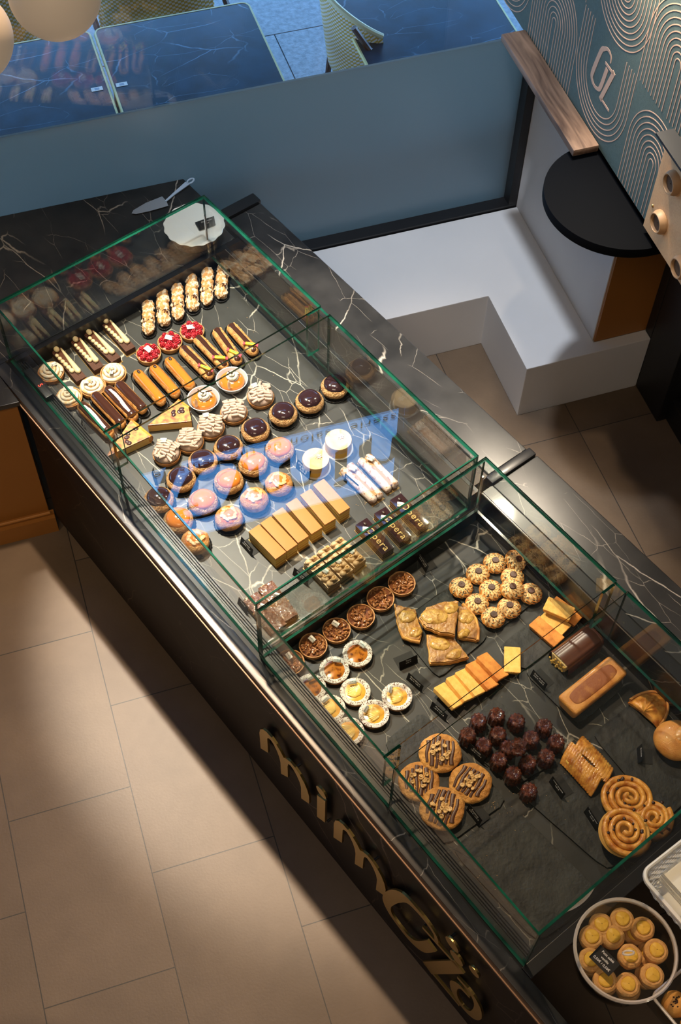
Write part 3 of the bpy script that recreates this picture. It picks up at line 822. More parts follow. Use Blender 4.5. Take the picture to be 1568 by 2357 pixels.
# ------------------------------------------------------------------ right-hand furniture
WOOD = bpy.data.materials.new('walnut_shelf'); WOOD.use_nodes = True
def _wood():
    N = WOOD.node_tree.nodes; L = WOOD.node_tree.links; b = N['Principled BSDF']
    tc = N.new('ShaderNodeTexCoord'); mp = N.new('ShaderNodeMapping'); mp.inputs['Scale'].default_value = (14, 1.6, 14); L.new(tc.outputs['Object'], mp.inputs[0])
    n = N.new('ShaderNodeTexNoise'); n.inputs['Scale'].default_value = 2.5; n.inputs['Detail'].default_value = 9; n.inputs['Distortion'].default_value = 0.9; L.new(mp.outputs[0], n.inputs['Vector'])
    r = N.new('ShaderNodeValToRGB'); r.color_ramp.elements[0].position = 0.32; r.color_ramp.elements[0].color = (0.055, 0.030, 0.020, 1)
    r.color_ramp.elements[1].position = 0.68; r.color_ramp.elements[1].color = (0.24, 0.15, 0.10, 1); L.new(n.outputs['Fac'], r.inputs[0])
    L.new(r.outputs[0], b.inputs['Base Color']); b.inputs['Roughness'].default_value = 0.5
_wood()
f = MB(); f.box(-0.0435, -0.30, -0.0125, 0.043, 0.30, 0.0125)
sh = f.build('wall_shelf', WOOD, bevel=0.006); rframe(sh); sh.location = R2W(XG - 0.0445, 3.082, 1.2835)
tag(sh, 'narrow walnut wooden shelf fixed below the green wallpaper', 'shelf')
tb = rframe(empty('bar_table', R2W(XG - 0.001, 2.601, 0)))
f = MB(); P = [(-0.238 * sin(pi * i / 40), 0.238 * cos(pi * i / 40)) for i in range(41)]
P = [(min(p[0], 0), p[1]) for p in P] + [(0.06, -0.238), (0.06, 0.238)]
f.prism(P, 1.222, 1.256); f.build('table_top', mat('matte_black_top', (0.0016, 0.002, 0.003), 0.7, spec=0.06), tb, bevel=0.004)
f = MB(); f.box(-0.15, -0.015, 1.19, -0.002, 0.015, 1.222); f.build('bracket', BLK, tb, smooth=False)
tag(tb, 'half-round black bar table top fixed to the wall under the wallpaper', 'table')
KRAFT = mat('tan_board', (0.50, 0.28, 0.125), 0.65, col2=(0.55, 0.32, 0.15), nscale=200, bump=0.0002)
KD = mat('tan_ring', (0.36, 0.21, 0.10), 0.5)
hd = rframe(empty('cup_holder_board', R2W(XG - 0.001, 2.2, 1.29)))
HOLES = [to_r(at_plane(px, py, xdir, XG)) + (at_plane(px, py, xdir, XG).z,) for px, py in ((1532, 508), (1563, 418), (1580, 612))]
f = MB()
f.box(-0.012, -0.30, -0.01, 0.0, 0.236, 0.337); bd = f.build('board', KRAFT, hd, smooth=False)
f = MB(); f.box(-0.055, -0.30, 0.337, 0.0, 0.236, 0.345); f.build('top_ledge', BLKM, hd, smooth=False)
for (x_, y_, z_) in HOLES:
    prof = [(0.036, 0.0), (0.036, 0.010), (0.030, 0.022), (0.027, 0.022), (0.025, 0.014), (0.025, -0.0)]
    f = MB(); f.lathe(prof, 32, cap=False); rg = f.build('ring', KD, None)
    h = MB(); h.lathe([(0.025, 0.0), (0.0245, 0.013), (0.002, 0.0131)], 32, cap=False); h = h.build('cup_opening', mat('dark_hole', (0.06, 0.028, 0.010), 0.5), None)
    for q, dz in ((rg, 0.0), (h, -0.006)):
        M = wall_matrix(RA, R2W(XG - 0.012 - dz * 0 + (0.0), y_, z_) , -ydir, -xdir)
        ground(q, hd, M)
f = MB(); f.blob((-0.013, 0.216 - 0.0, 0.085), (0.003, 0.005, 0.005), nu=12, nv=8); f.build('screw', BRASS, hd)
tag(hd, 'tan board with round cup openings, hung low on the green wall', 'cup holder')

# pendant globes near the camera's top left corner
GLOBE = mat('opal_globe', (0.36, 0.30, 0.235), 0.5, emit=((1.0, 0.74, 0.50), 0.16), sss=0.0)
def globe(px, py, rpx, depth, label):
    d = ray(px, py); p = Vector((0, 0, CH)) + d * depth
    r = empty('pendant_lamp', p)
    R = rpx * depth / FPX / math.sqrt(1.0) 
    MB().blob((0, 0, 0), (R, R, R), nu=48, nv=32).build('globe', GLOBE, r)
    MB().lathe([(0.035, R * 0.97), (0.035, R * 0.97 + 0.05), (0.012, R * 0.97 + 0.06)], 24).build('cap', BRASS, r)
    MB().tube([(0, 0, R + 0.05), (0, 0, 5.2 - p.z)], 0.004, 8).build('cord', BLK, r)
    tag(r, label, 'lamp', 'opal pendant globes')
globe(125, -17, 107, 2.2, 'cream globe pendant lamp hanging at the top of the view, the more complete one')
globe(-78, 85, 107, 2.3, 'cream globe pendant lamp cut off by the left edge of the photo')

# ================================================================== PASTRIES
CRUST = mat('choux_crust', (0.62, 0.33, 0.10), 0.6, col2=(0.36, 0.15, 0.04), nscale=70, bump=0.0012, bscale=260)
CRAQ = mat('craquelin', (0.70, 0.42, 0.18), 0.75, col2=(0.44, 0.22, 0.075), nscale=150, bump=0.0045, bscale=260)
SUGAR = mat('sugared_choux', (0.74, 0.62, 0.47), 0.8, col2=(0.50, 0.25, 0.08), nscale=75, bump=0.0018, bscale=240, ramp=(0.44, 0.54))
CHOCO = mat('dark_chocolate_glaze', (0.050, 0.018, 0.012), 0.16, coat=0.5)
CHOCB = mat('chocolate_mirror', (0.030, 0.013, 0.016), 0.10, coat=0.6)
MILKC = mat('milk_chocolate', (0.095, 0.034, 0.017), 0.28)
BROWNIE = mat('chocolate_sponge', (0.075, 0.028, 0.016), 0.8, bump=0.0012, bscale=300)
CARAM = mat('caramel_glaze', (0.60, 0.185, 0.024), 0.13, coat=0.7)
CARAMD = mat('dark_caramel', (0.45, 0.15, 0.02), 0.12, coat=0.7)
CREAMY = mat('vanilla_cream', (0.62, 0.51, 0.31), 0.45, sss=0.2)
CREAMW = mat('white_cream', (0.68, 0.63, 0.54), 0.45, sss=0.2)
MERING = mat('toasted_meringue', (0.64, 0.58, 0.47), 0.5, col2=(0.72, 0.42, 0.16), nscale=70, ramp=(0.49, 0.62))
SHELL = mat('tart_shell', (0.58, 0.30, 0.11), 0.65, col2=(0.44, 0.19, 0.06), nscale=60, bump=0.0008, bscale=300)
SHELLP = mat('sugared_rim', (0.74, 0.70, 0.64), 0.85, col2=(0.16, 0.06, 0.03), nscale=260, ramp=(0.54, 0.60), bump=0.0008, bscale=400)
NUTS = mat('candied_nuts', (0.40, 0.17, 0.055), 0.18, col2=(0.22, 0.075, 0.025), nscale=90, coat=0.5)
NUTC = mat('chopped_nuts', (0.72, 0.45, 0.18), 0.55, col2=(0.50, 0.26, 0.08), nscale=300)
DRIZ = mat('chocolate_drizzle', (0.075, 0.026, 0.014), 0.38, spec=0.35)
HAZEL = mat('hazelnut', (0.80, 0.55, 0.24), 0.5, col2=(0.62, 0.34, 0.11), nscale=200)
BERRY = mat('raspberry_red', (0.30, 0.006, 0.014), 0.25, col2=(0.50, 0.02, 0.035), nscale=150, coat=0.2)
CUSTARD = mat('custard', (0.78, 0.42, 0.05), 0.22, col2=(0.62, 0.28, 0.03), nscale=40, coat=0.4)
BURNT = mat('burnt_custard', (0.52, 0.17, 0.02), 0.15, col2=(0.10, 0.018, 0.006), nscale=55, ramp=(0.48, 0.62), coat=0.5)
PEAR = mat('poached_pear', (0.80, 0.52, 0.10), 0.16, col2=(0.86, 0.62, 0.20), nscale=30, coat=0.5)
GOLDEN = mat('golden_crust', (0.74, 0.37, 0.085), 0.6, col2=(0.52, 0.22, 0.05), nscale=30, bump=0.0006, bscale=350)
FINAN = mat('financier_yellow', (0.82, 0.50, 0.13), 0.7, col2=(0.74, 0.38, 0.07), nscale=60, bump=0.0009, bscale=420)
FINAND = mat('financier_brown', (0.68, 0.28, 0.05), 0.7, col2=(0.46, 0.15, 0.02), nscale=40, bump=0.0009, bscale=420)
COOKIE = mat('cookie_dough', (0.78, 0.40, 0.10), 0.75, col2=(0.48, 0.20, 0.04), nscale=28, bump=0.004, bscale=75)
CANELE = mat('canele_crust', (0.045, 0.010, 0.005), 0.16, col2=(0.15, 0.034, 0.009), nscale=90, bump=0.0028, bscale=300, coat=0.6)
LAMIN = mat('laminated_pastry', (0.80, 0.40, 0.075), 0.26, col2=(0.42, 0.13, 0.015), nscale=45, coat=0.35, bump=0.0006, bscale=200)
BRIO = mat('brioche_crust', (0.60, 0.23, 0.04), 0.42, col2=(0.76, 0.38, 0.09), nscale=26, coat=0.12, bump=0.0006, bscale=260)
PLASTER = mat('pale_roll', (0.50, 0.39, 0.325), 0.5, col2=(0.40, 0.29, 0.23), nscale=60)
ALMOND = mat('almond_flake', (0.54, 0.32, 0.13), 0.4)
BEAN = mat('coffee_bean', (0.035, 0.015, 0.009), 0.4)
YELL = mat('sponge_yellow', (0.70, 0.44, 0.09), 0.75, bump=0.0010, bscale=300)
ORNG = mat('orange_glaze', (0.54, 0.205, 0.055), 0.55, spec=0.25)
LAYB = mat('brown_layer', (0.16, 0.06, 0.02), 0.75, bump=0.001, bscale=300)
COFC = mat('coffee_cream', (0.36, 0.17, 0.055), 0.55)
PRAC = mat('praline_cream', (0.56, 0.38, 0.21), 0.5, col2=(0.50, 0.32, 0.165), nscale=60)
APPLE = mat('baked_apple', (0.46, 0.23, 0.045), 0.28, col2=(0.26, 0.105, 0.02), nscale=45, coat=0.4, bump=0.0015, bscale=110)
PRUNE = mat('prune', (0.06, 0.028, 0.03), 0.3)
RAISIN = mat('raisin', (0.035, 0.013, 0.008), 0.35)
SWIRL = mat('swirl_dough', (0.76, 0.52, 0.24), 0.6, col2=(0.05, 0.035, 0.025), nscale=170, ramp=(0.56, 0.60))
SWIRLB = mat('swirl_ridge', (0.50, 0.19, 0.03), 0.5, col2=(0.05, 0.025, 0.015), nscale=170, ramp=(0.60, 0.64))
SABLE = mat('sable_dough', (0.70, 0.40, 0.15), 0.8, col2=(0.62, 0.33, 0.11), nscale=90, bump=0.0008, bscale=260)
CUSTY = mat('set_custard', (0.84, 0.52, 0.08), 0.45, col2=(0.76, 0.44, 0.05), nscale=60)
ICEW = mat('white_almond_icing', (0.54, 0.43, 0.36), 0.5, col2=(0.32, 0.16, 0.07), nscale=110, ramp=(0.54, 0.60), bump=0.0008, bscale=200)
TARTFR = mat('baked_custard_top', (0.70, 0.36, 0.10), 0.3, col2=(0.30, 0.10, 0.06), nscale=55, coat=0.3)
CUPM = mat('cup_plastic', (0.80, 0.85, 0.88), 0.15, alpha=0.55)
CANDY = mat('yellow_candy_wrap', (0.82, 0.66, 0.03), 0.3)
CANDR = mat('red_candy_end', (0.75, 0.06, 0.08), 0.35)
OPERT = mat('gold_icing', (0.62, 0.42, 0.14), 0.4)
rnd = random.Random(11)

def flag(parent, loc, rz, tilt=0.5, w=0.019, h=0.0135, words='mimGlo'):
    mb = MB(); mb.grid(lambda i, j: ((i - 0.5) * w, (j - 0.5) * h, 0.0012 * sin(pi * i) ), 6, 2)
    o = mb.build('paper_flag', PAPER, parent, fix=False); o.location = loc; o.rotation_euler = (tilt, 0, rz)
    md = o.modifiers.new('t', 'SOLIDIFY'); md.thickness = 0.0004
    a = text('mim', INK, o, (-0.0040, 0, 0.0012), size=h * 0.42, thick=0.0002, bold=0.0, name='printed_name')
    a = text('Glo', TEAL, o, (0.0042, 0, 0.0012), size=h * 0.45, thick=0.0002, name='printed_name')
    return o
def liner_round(parent, r, n=48):
    mb = MB(); mb.lathe([(r * 0.80, 0.0004), (r, 0.0010), (r * 1.06, 0.006), (r * 1.05, 0.0062), (r * 0.985, 0.0018), (r * 0.8, 0.0012)], n,
                        rad=lambda q, z, a: q * (1 + (0.025 * cos(24 * a) if z > 0.003 else 0)))
    return mb.build('paper_liner', LINER, parent)
def liner_long(parent, L, w):
    mb = MB()
    n = 56; out = []; 
    for ring, (k, z) in enumerate(((0.86, 0.0004), (1.0, 0.0012), (1.10, 0.0075), (1.08, 0.0078), (0.95, 0.0022), (0.8, 0.0016))):
        for i in range(n):
            a = 2 * pi * i / n
            rr = w * k * (1 + (0.05 * cos(i * pi) if z > 0.004 else 0))
            mb.v.append(Vector((rr * cos(a) + math.copysign((L / 2 - w), cos(a)), rr * sin(a), z)))
    for j in range(5):
        for i in range(n):
            mb.f.append([j * n + i, j * n + (i + 1) % n, (j + 1) * n + (i + 1) % n, (j + 1) * n + i]); mb.mi.append(0)
    mb.f.append(list(range(n))[::-1]); mb.mi.append(0); mb.f.append([5 * n + i for i in range(n)]); mb.mi.append(0)
    return mb.build('paper_liner', LINER, parent)
def eclair_body(parent, L, w, h, m=CRUST, amp=0.0016, seed=0.0):
    mb = MB(); mb.blob((0, 0, h * 0.62 + 0.001), (w, w, h * 0.62), ext=L - 2 * w, nu=36, nv=14, amp=amp, ns=70, flat=-h * 0.55, seed=seed)
    return mb.build('choux_body', m, parent)
def make_choux_bar(seed, L=0.118):
    r = empty('praline_choux_bar'); w = 0.0195
    liner_long(r, L + 0.01, w * 1.08)
    mb = MB()
    n = 9
    for i in range(n):
        x = -L / 2 + w * 0.75 + (L - 1.5 * w) * i / (n - 1)
        mb.blob((x, 0.0012 * sin(i * 2.3 + seed), 0.017), (0.0145, w * (0.95 + 0.09 * sin(i * 2.9 + seed)), 0.016), nu=22, nv=12, amp=0.0050, ns=110, flat=-0.0155, seed=seed + i)
    mb.build('choux_body', SUGAR, r)
    k = MB()
    for i in range(26):
        k.blob((L * 0.08 + rnd.uniform(-0.008, 0.008) + 0.012, rnd.uniform(-0.015, 0.015), 0.0318 + rnd.uniform(-0.003, 0.001)), (0.0025, 0.002, 0.0014), nu=6, nv=4)
    o = k.build('chocolate_crumbs', CHOCO, r)
    k = MB()
    for i in range(30):
        a = rnd.uniform(0, 2 * pi); k.blob((rnd.uniform(-L / 2 + 0.01, L / 2 - 0.01), 0.0165 * cos(a) * 0.9, 0.0175 + 0.0150 * abs(sin(a))), (0.0045, 0.0032, 0.0008), nu=6, nv=4, rz=a)
    k.build('almond_flakes', mat('toasted_flake', (0.50, 0.27, 0.09), 0.5), r)
    return r
def make_eclair(kind, L, seed=0.0, extra=True):
    nm = {'choc': 'chocolate_eclair', 'marble': 'glare_eclair', 'coffee': 'coffee_eclair', 'praline': 'praline_eclair'}[kind]
    r = empty(nm); w, h = 0.0165, 0.027
    if kind in ('praline',): w = 0.0185
    liner_long(r, L + 0.012, w * 1.1)
    eclair_body(r, L, w, h, CRUST, seed=seed)
    g = {'choc': CHOCO, 'marble': CHOCO, 'coffee': CARAM, 'praline': CHOCO}[kind]
    mb = MB(); ww = w * (0.86 if kind != 'praline' else 0.60)
    mb.blob((0, 0, h * 0.80), (ww, ww, h * 0.52), ext=L - 2 * ww - 0.006, nu=40, nv=12, amp=0.0005, ns=50, pw=0.85, seed=seed)
    mb.build('glaze', g, r)
    if kind == 'marble':  # pale band painted in for the glare on the chocolate glaze
        k = MB(); k.blob((0, 0, h * 0.87), (ww * 0.74, ww * 0.74, h * 0.475), ext=L - 3.0 * ww, nu=30, nv=12, amp=0.0022, ns=120, seed=4)
        k.build('glare_band', mat('painted_glare', (0.85, 0.80, 0.74), 0.3, col2=(0.30, 0.17, 0.12), nscale=60, ramp=(0.56, 0.68), coat=0.4), r)
    if kind == 'coffee' and extra:
        k = MB(); k.blob((-L / 2 + 0.016, 0.001, h * 1.33), (0.0058, 0.0042, 0.0028), nu=16, nv=8); b = k.build('coffee_bean', BEAN, r)
    if kind == 'praline':
        k = MB()
        for i in range(90):
            s = rnd.choice((-1, 1)); x = rnd.uniform(-L / 2 + 0.008, L / 2 - 0.008)
            k.blob((x, s * rnd.uniform(0.0085, 0.014), h * (1.10 + rnd.uniform(-0.14, 0.03))), (0.0022, 0.0018, 0.0014), nu=6, nv=4)
        k.build('nut_crumbs', NUTC, r)
        a = rnd.uniform(0.3, 0.9); c = MB(); x0 = L * 0.30
        cs = empty('candy_stick'); cs.parent = r; cs.location = (x0, 0.0, h * 1.40); cs.rotation_euler = (0, 0, a)
        c.box(-0.014, -0.0042, -0.003, 0.014, 0.0042, 0.0035); c.build('wrapper', CANDY, cs, bevel=0.0015)
        for q in (-1, 1):
            c = MB(); c.prism([(q * 0.0142, -0.003), (q * 0.021, -0.006), (q * 0.021, 0.006), (q * 0.0142, 0.003)], -0.001, 0.0012); c.build('twisted_end', CANDR, cs, smooth=False)
        c = MB(); c.box(-0.008, -0.0015, 0.0036, 0.008, 0.0015, 0.0039); c.build('printed_band', mat('candy_print', (0.1, 0.25, 0.1), 0.5), cs, smooth=False)
    return r
def tart_shell(parent, R, h, m=SHELL, rimm=None, flute=0.0):
    prof = [(R * 0.90, 0.0), (R * 0.985, h), (R * 0.97, h + 0.0008), (R * 0.905, h), (R * 0.885, h * 0.72), (0.001, h * 0.70)]
    mb = MB(); mb.lathe(prof, 56, rad=lambda q, z, a: q * (1 + 0.006 * noise.noise(Vector((cos(a) * 4, sin(a) * 4, z * 60)))), cap=False,
                        mf=(lambda j: 1 if (rimm and j in (1, 2)) else 0))
    mb.f.append([i for i in range(56)][::-1]); mb.mi.append(0)
    return mb.build('tart_shell', [m, rimm or m], parent, sharp=60)
def make_rasp():
    r = empty('raspberry_tart'); R = 0.040; tart_shell(r, R, 0.018)
    MB().lathe([(R * 0.88, 0.0145), (R * 0.85, 0.0175), (0.001, 0.018)], 40, cap=False).build('cream_filling', mat('pink_cream', (0.62, 0.30, 0.26), 0.5), r)
    pos = [(0.0095 * cos(a * 2 * pi / 3), 0.0095 * sin(a * 2 * pi / 3)) for a in range(3)] + [(0.0262 * cos(a * 2 * pi / 8 + .2), 0.0262 * sin(a * 2 * pi / 8 + .2)) for a in range(8)]
    for i, (x, y) in enumerate(pos):
        mb = MB(); 
        for lay, (rr, zz, k) in enumerate(((0.0062, 0.0, 9), (0.0052, 0.0045, 7), (0.003, 0.008, 4))):
            for q in range(k):
                a = 2 * pi * q / k + lay
                mb.blob((rr * cos(a), rr * sin(a), zz), (0.0027,) * 3, nu=8, nv=6)
        mb.blob((0, 0, 0.0025), (0.0055, 0.0055, 0.0075), nu=10, nv=8)
        o = mb.build('raspberry', BERRY, r); o.location = (x, y, 0.0195 + rnd.uniform(0, 0.002)); o.rotation_euler = (rnd.uniform(-.5, .5), rnd.uniform(-.5, .5), rnd.uniform(0, 6)); o.scale = (1.22, 1.22, 1.15)
    mb = MB(); mb.box(-0.0095, -0.012, 0, 0.0095, 0.012, 0.0006)
    f = mb.build('paper_flag', PAPER, r, smooth=False); f.location = (0.0, 0.005, 0.033); f.rotation_euler = (0.12, 0.1, 0.9)
    text('mimGlo', TEAL, f, (0, 0, 0.0007), (0, 0, 1.57), size=0.0055, thick=0.0001, name='printed_name')
    return r
def make_meringue(seed=0.0):
    r = empty('meringue_tart'); R = 0.040; tart_shell(r, R, 0.017)
    mb = MB()
    turns = 3.1; n = 130; pts = []; rs = []
    mb.blob((0, 0, 0.017), (R * 0.86, R * 0.86, 0.012), nu=32, nv=10)
    for i in range(n):
        t = i / (n - 1); a = t * turns * 2 * pi + seed; rr = (R * 0.80) * (1 - t) ** 0.85
        pts.append((rr * cos(a), rr * sin(a), 0.0185 + 0.019 * t ** 0.8)); rs.append(0.0062 * (1 - 0.35 * t) * (1 + 0.10 * sin(i * 0.9)))
    mb.tube(pts, rs, 10)
    mb.build('piped_meringue', MERING, r)
    flag(r, (0.012, 0.012, 0.040), 0.7, 0.3, 0.014, 0.012)
    return r
def make_slice():
    """chocolate slice with a piped cream border: long axis x, ball at -x end"""
    r = empty('chocolate_cream_slice'); L = 0.112; w = 0.031
    mb = MB(); mb.box(-L / 2 - 0.004, -w / 2 - 0.002, 0, L / 2 + 0.004, w / 2 + 0.002, 0.0012); mb.build('gold_card', GCARD, r, smooth=False)
    mb = MB(); mb.box(-L / 2, -w / 2, 0.0013, L / 2, w / 2, 0.020); mb.build('sponge_base', BROWNIE, r, bevel=0.0012)
    mb = MB(); mb.prism([(-L / 2 + 0.002, w / 2 - 0.002), (-L / 2 + 0.002, -w / 2 + 0.002), (L / 2 - 0.012, 0.0)], 0.0202, 0.023); mb.build('chocolate_plaque', MILKC, r, smooth=False)
    for i in range(6):
        x = -L / 2 + 0.022 + i * 0.0115; mb = MB(); q = 0.0052 + 0.00035 * i
        mb.blob((x, -w / 2 + 0.0045 + 0.0009 * i, 0.0235), (q, q, q * 0.9), nu=16, nv=10); mb.build('piped_dot', CREAMY, r)
    mb = MB(); pts = [(-L / 2 + 0.010 + 0.078 * t / 12, w / 2 - 0.005 - 0.004 * (t / 12), 0.0245) for t in range(13)]
    mb.tube(pts, [0.0022 + 0.0058 * (t / 12) ** 0.8 for t in range(13)], 12); mb.blob((pts[-1][0], pts[-1][1], 0.0248), (0.0085, 0.0085, 0.0078), nu=16, nv=10)
    mb.build('piped_teardrop', CREAMY, r)
    mb = MB(); mb.blob((-L / 2 + 0.009, -0.002, 0.030), (0.0078, 0.0078, 0.0078), nu=18, nv=12); mb.build('cream_ball', CREAMY, r)
    mb = MB(); mb.add([(-L / 2 - 0.001, 0.001, 0.024), (-L / 2 + 0.004, 0.009, 0.024), (-L / 2 - 0.006, 0.002, 0.056), (-L / 2 - 0.0012, 0.0014, 0.0245), (-L / 2 + 0.0042, 0.0086, 0.0245), (-L / 2 - 0.0055, 0.0017, 0.0555)], [(0, 1, 2), (5, 4, 3), (0, 3, 4, 1), (1, 4, 5, 2), (2, 5, 3, 0)])
    mb.build('clear_flag', CUPM, r, smooth=False)
    return r
def make_baba(seed=0):
    r = empty('rum_baba'); 
    MB().lathe([(0.034, 0.0), (0.046, 0.028), (0.048, 0.029), (0.048, 0.0298), (0.0455, 0.0295), (0.033, 0.0012), (0.001, 0.0012)], 40, cap=False).build('clear_cup', CUPM, r)
    MB().blob((0, 0, 0.019), (0.038, 0.038, 0.019), nu=32, nv=14, amp=0.0008, ns=60, flat=-0.0175).build('soaked_cake', CARAM, r)
    mb = MB(); pts = []; rs = []
    for i in range(70):
        t = i / 69; a = t * 4.6 * pi; rr = 0.017 * (1 - t) ** 0.8; pts.append((rr * cos(a) + 0.003, rr * sin(a), 0.038 + 0.017 * t)); rs.append(0.0062 * (1 - 0.55 * t))
    mb.blob((0.003, 0, 0.038), (0.018, 0.018, 0.008), nu=24, nv=8); mb.tube(pts, rs, 9); mb.build('whipped_cream', CREAMW, r)
    mb = MB(); mb.tube([(-0.012, -0.010, 0.080), (0, -0.004, 0.058), (0.014, 0.012, 0.048), (0.024, 0.020, 0.042)], 0.0016, 6); mb.build('vanilla_pod', BEAN, r)
    mb = MB(); mb.lathe([(0.0045, 0), (0.005, 0.02), (0.002, 0.026), (0.0015, 0.034)], 14, (-0.018, -0.030, 0.030)); mb.build('syrup_pipette', mat('pipette', (0.85, 0.62, 0.42), 0.2, alpha=0.7), r)
    return r
def make_curls(seed):
    r = empty('chocolate_curl_tart'); R = 0.036; rr = random.Random(seed)
    tart_shell(r, R, 0.013)
    MB().blob((0, 0, 0.018), (R * 0.92, R * 0.92, 0.019), nu=30, nv=12, flat=-0.008).build('cream_dome', mat('mocha_cream', (0.50, 0.38, 0.32), 0.6), r)
    a0 = rr.uniform(-0.2, 0.2)
    k = 0
    for row in range(-3, 4):
        for c in range(-1, 2):
            y = row * 0.0082; lim = sqrt(max(0.0, 0.031 ** 2 - y * y))
            if abs(c) * 0.018 > lim + 0.004: continue
            x = c * 0.0185 + rr.uniform(-0.003, 0.003); z = 0.0375 - 9.5 * (x * x + y * y) + rr.uniform(0, 0.0015)
            a = a0 + rr.uniform(-0.45, 0.45) + (1.3 if rr.random() < 0.12 else 0)
            L = rr.uniform(0.015, 0.021)
            dz = -19 * x * (L / 2) * 0.7
            mb = MB(); mb.lathe([(0.0038, -L / 2), (0.0040, 0), (0.0038, L / 2), (0.0020, L / 2), (0.0019, L / 2 - 0.004)], 12)
            o = mb.build('chocolate_roll', PLASTER, r); o.location = (x, y, z)
            o.rotation_euler = Vector((cos(a), sin(a), dz / L * 0.9)).to_track_quat('Z', 'Y').to_euler(); k += 1
    if seed % 2: flag(r, (-0.012, 0.018, 0.041), 0.3, 0.2, 0.016, 0.012)
    return r
def make_choux(kind):
    nm = {'choc': 'chocolate_choux_bun', 'caramel': 'caramel_choux_bun', 'almond': 'almond_choux_bun'}[kind]
    r = empty(nm); R = 0.040 if kind != 'almond' else 0.037; H = 0.046
    liner_round(r, R * 1.04)
    MB().blob((0, 0, H * 0.46), (R, R, H * 0.52), nu=40, nv=20, amp=0.0018, ns=70, flat=-H * 0.44, seed=3 if kind == 'choc' else 8).build('choux_body', CRAQ if kind != 'almond' else CRUST, r)
    if kind == 'choc' or kind == 'caramel':
        MB().blob((0, 0, H * 0.72), (R * 0.80, R * 0.80, H * 0.36), nu=40, nv=18, amp=0.0006, ns=40, pw=0.94).build('glaze', CHOCB if kind == 'choc' else CARAM, r)
    else:
        MB().blob((0, 0, H * 0.64), (R * 0.80, R * 0.80, H * 0.40), nu=36, nv=16, amp=0.0014, ns=90).build('glaze', CARAM, r)
        k = MB()
        for i in range(11):
            a = 2 * pi * i / 11; q = R * rnd.uniform(0.30, 0.52)
            k.blob((q * cos(a), q * sin(a), H * 1.005 - q * 0.10), (0.0092, 0.0062, 0.0010), nu=12, nv=4, rz=a + 0.8)
        k.build('almond_flakes', ALMOND, r)
    return r
def make_mousse():
    r = empty('round_mousse_cake'); R = 0.033
    MB().lathe([(R * 1.12, 0), (R * 1.12, 0.0015), (0.001, 0.0016)], 40, cap=False).build('cake_card', PAPER, r)
    MB().lathe([(R, 0.0018), (R, 0.018), (R * 0.998, 0.019)], 40).build('sponge_base', YELL, r)
    MB().lathe([(R, 0.0192), (R * 1.005, 0.032), (R * 0.97, 0.0355), (0.001, 0.0362)], 40, cap=False).build('mousse_top', mat('mousse_cream', (0.56, 0.42, 0.25), 0.45, col2=(0.50, 0.33, 0.14), nscale=50), r)
    mb = MB()
    for q in range(6):
        a = q * pi / 3; mb.blob((0.008 + 0.0045 * cos(a), 0.005 + 0.0045 * sin(a), 0.0378), (0.0036, 0.0017, 0.0012), nu=8, nv=5, rz=a)
    mb.build('sugar_flower', CREAMW, r)
    return r
def make_stick(seed, n=2):
    r = empty('almond_finger_cake'); L = 0.135
    mb = MB(); mb.box(-L / 2, -0.019, 0, L / 2, 0.019, 0.0012); mb.build('gold_card', GCARD, r, smooth=False)
    for q in (-1, 1):
        mb = MB(); mb.blob((0, q * 0.0105, 0.014), (0.0105, 0.0105, 0.0125), ext=L - 0.024, nu=32, nv=12, amp=0.0022, ns=60, seed=seed + q, flat=-0.0125)
        mb.build('meringue_finger', ICEW, r)
    mb = MB(); mb.box(-L / 2 + 0.012, -0.007, 0.004, L / 2 - 0.012, 0.007, 0.023); mb.build('cream_filling', COFC, r, bevel=0.002)
    flag(r, (-L * 0.30, 0.004, 0.034), 0.4, 0.4)
    return r
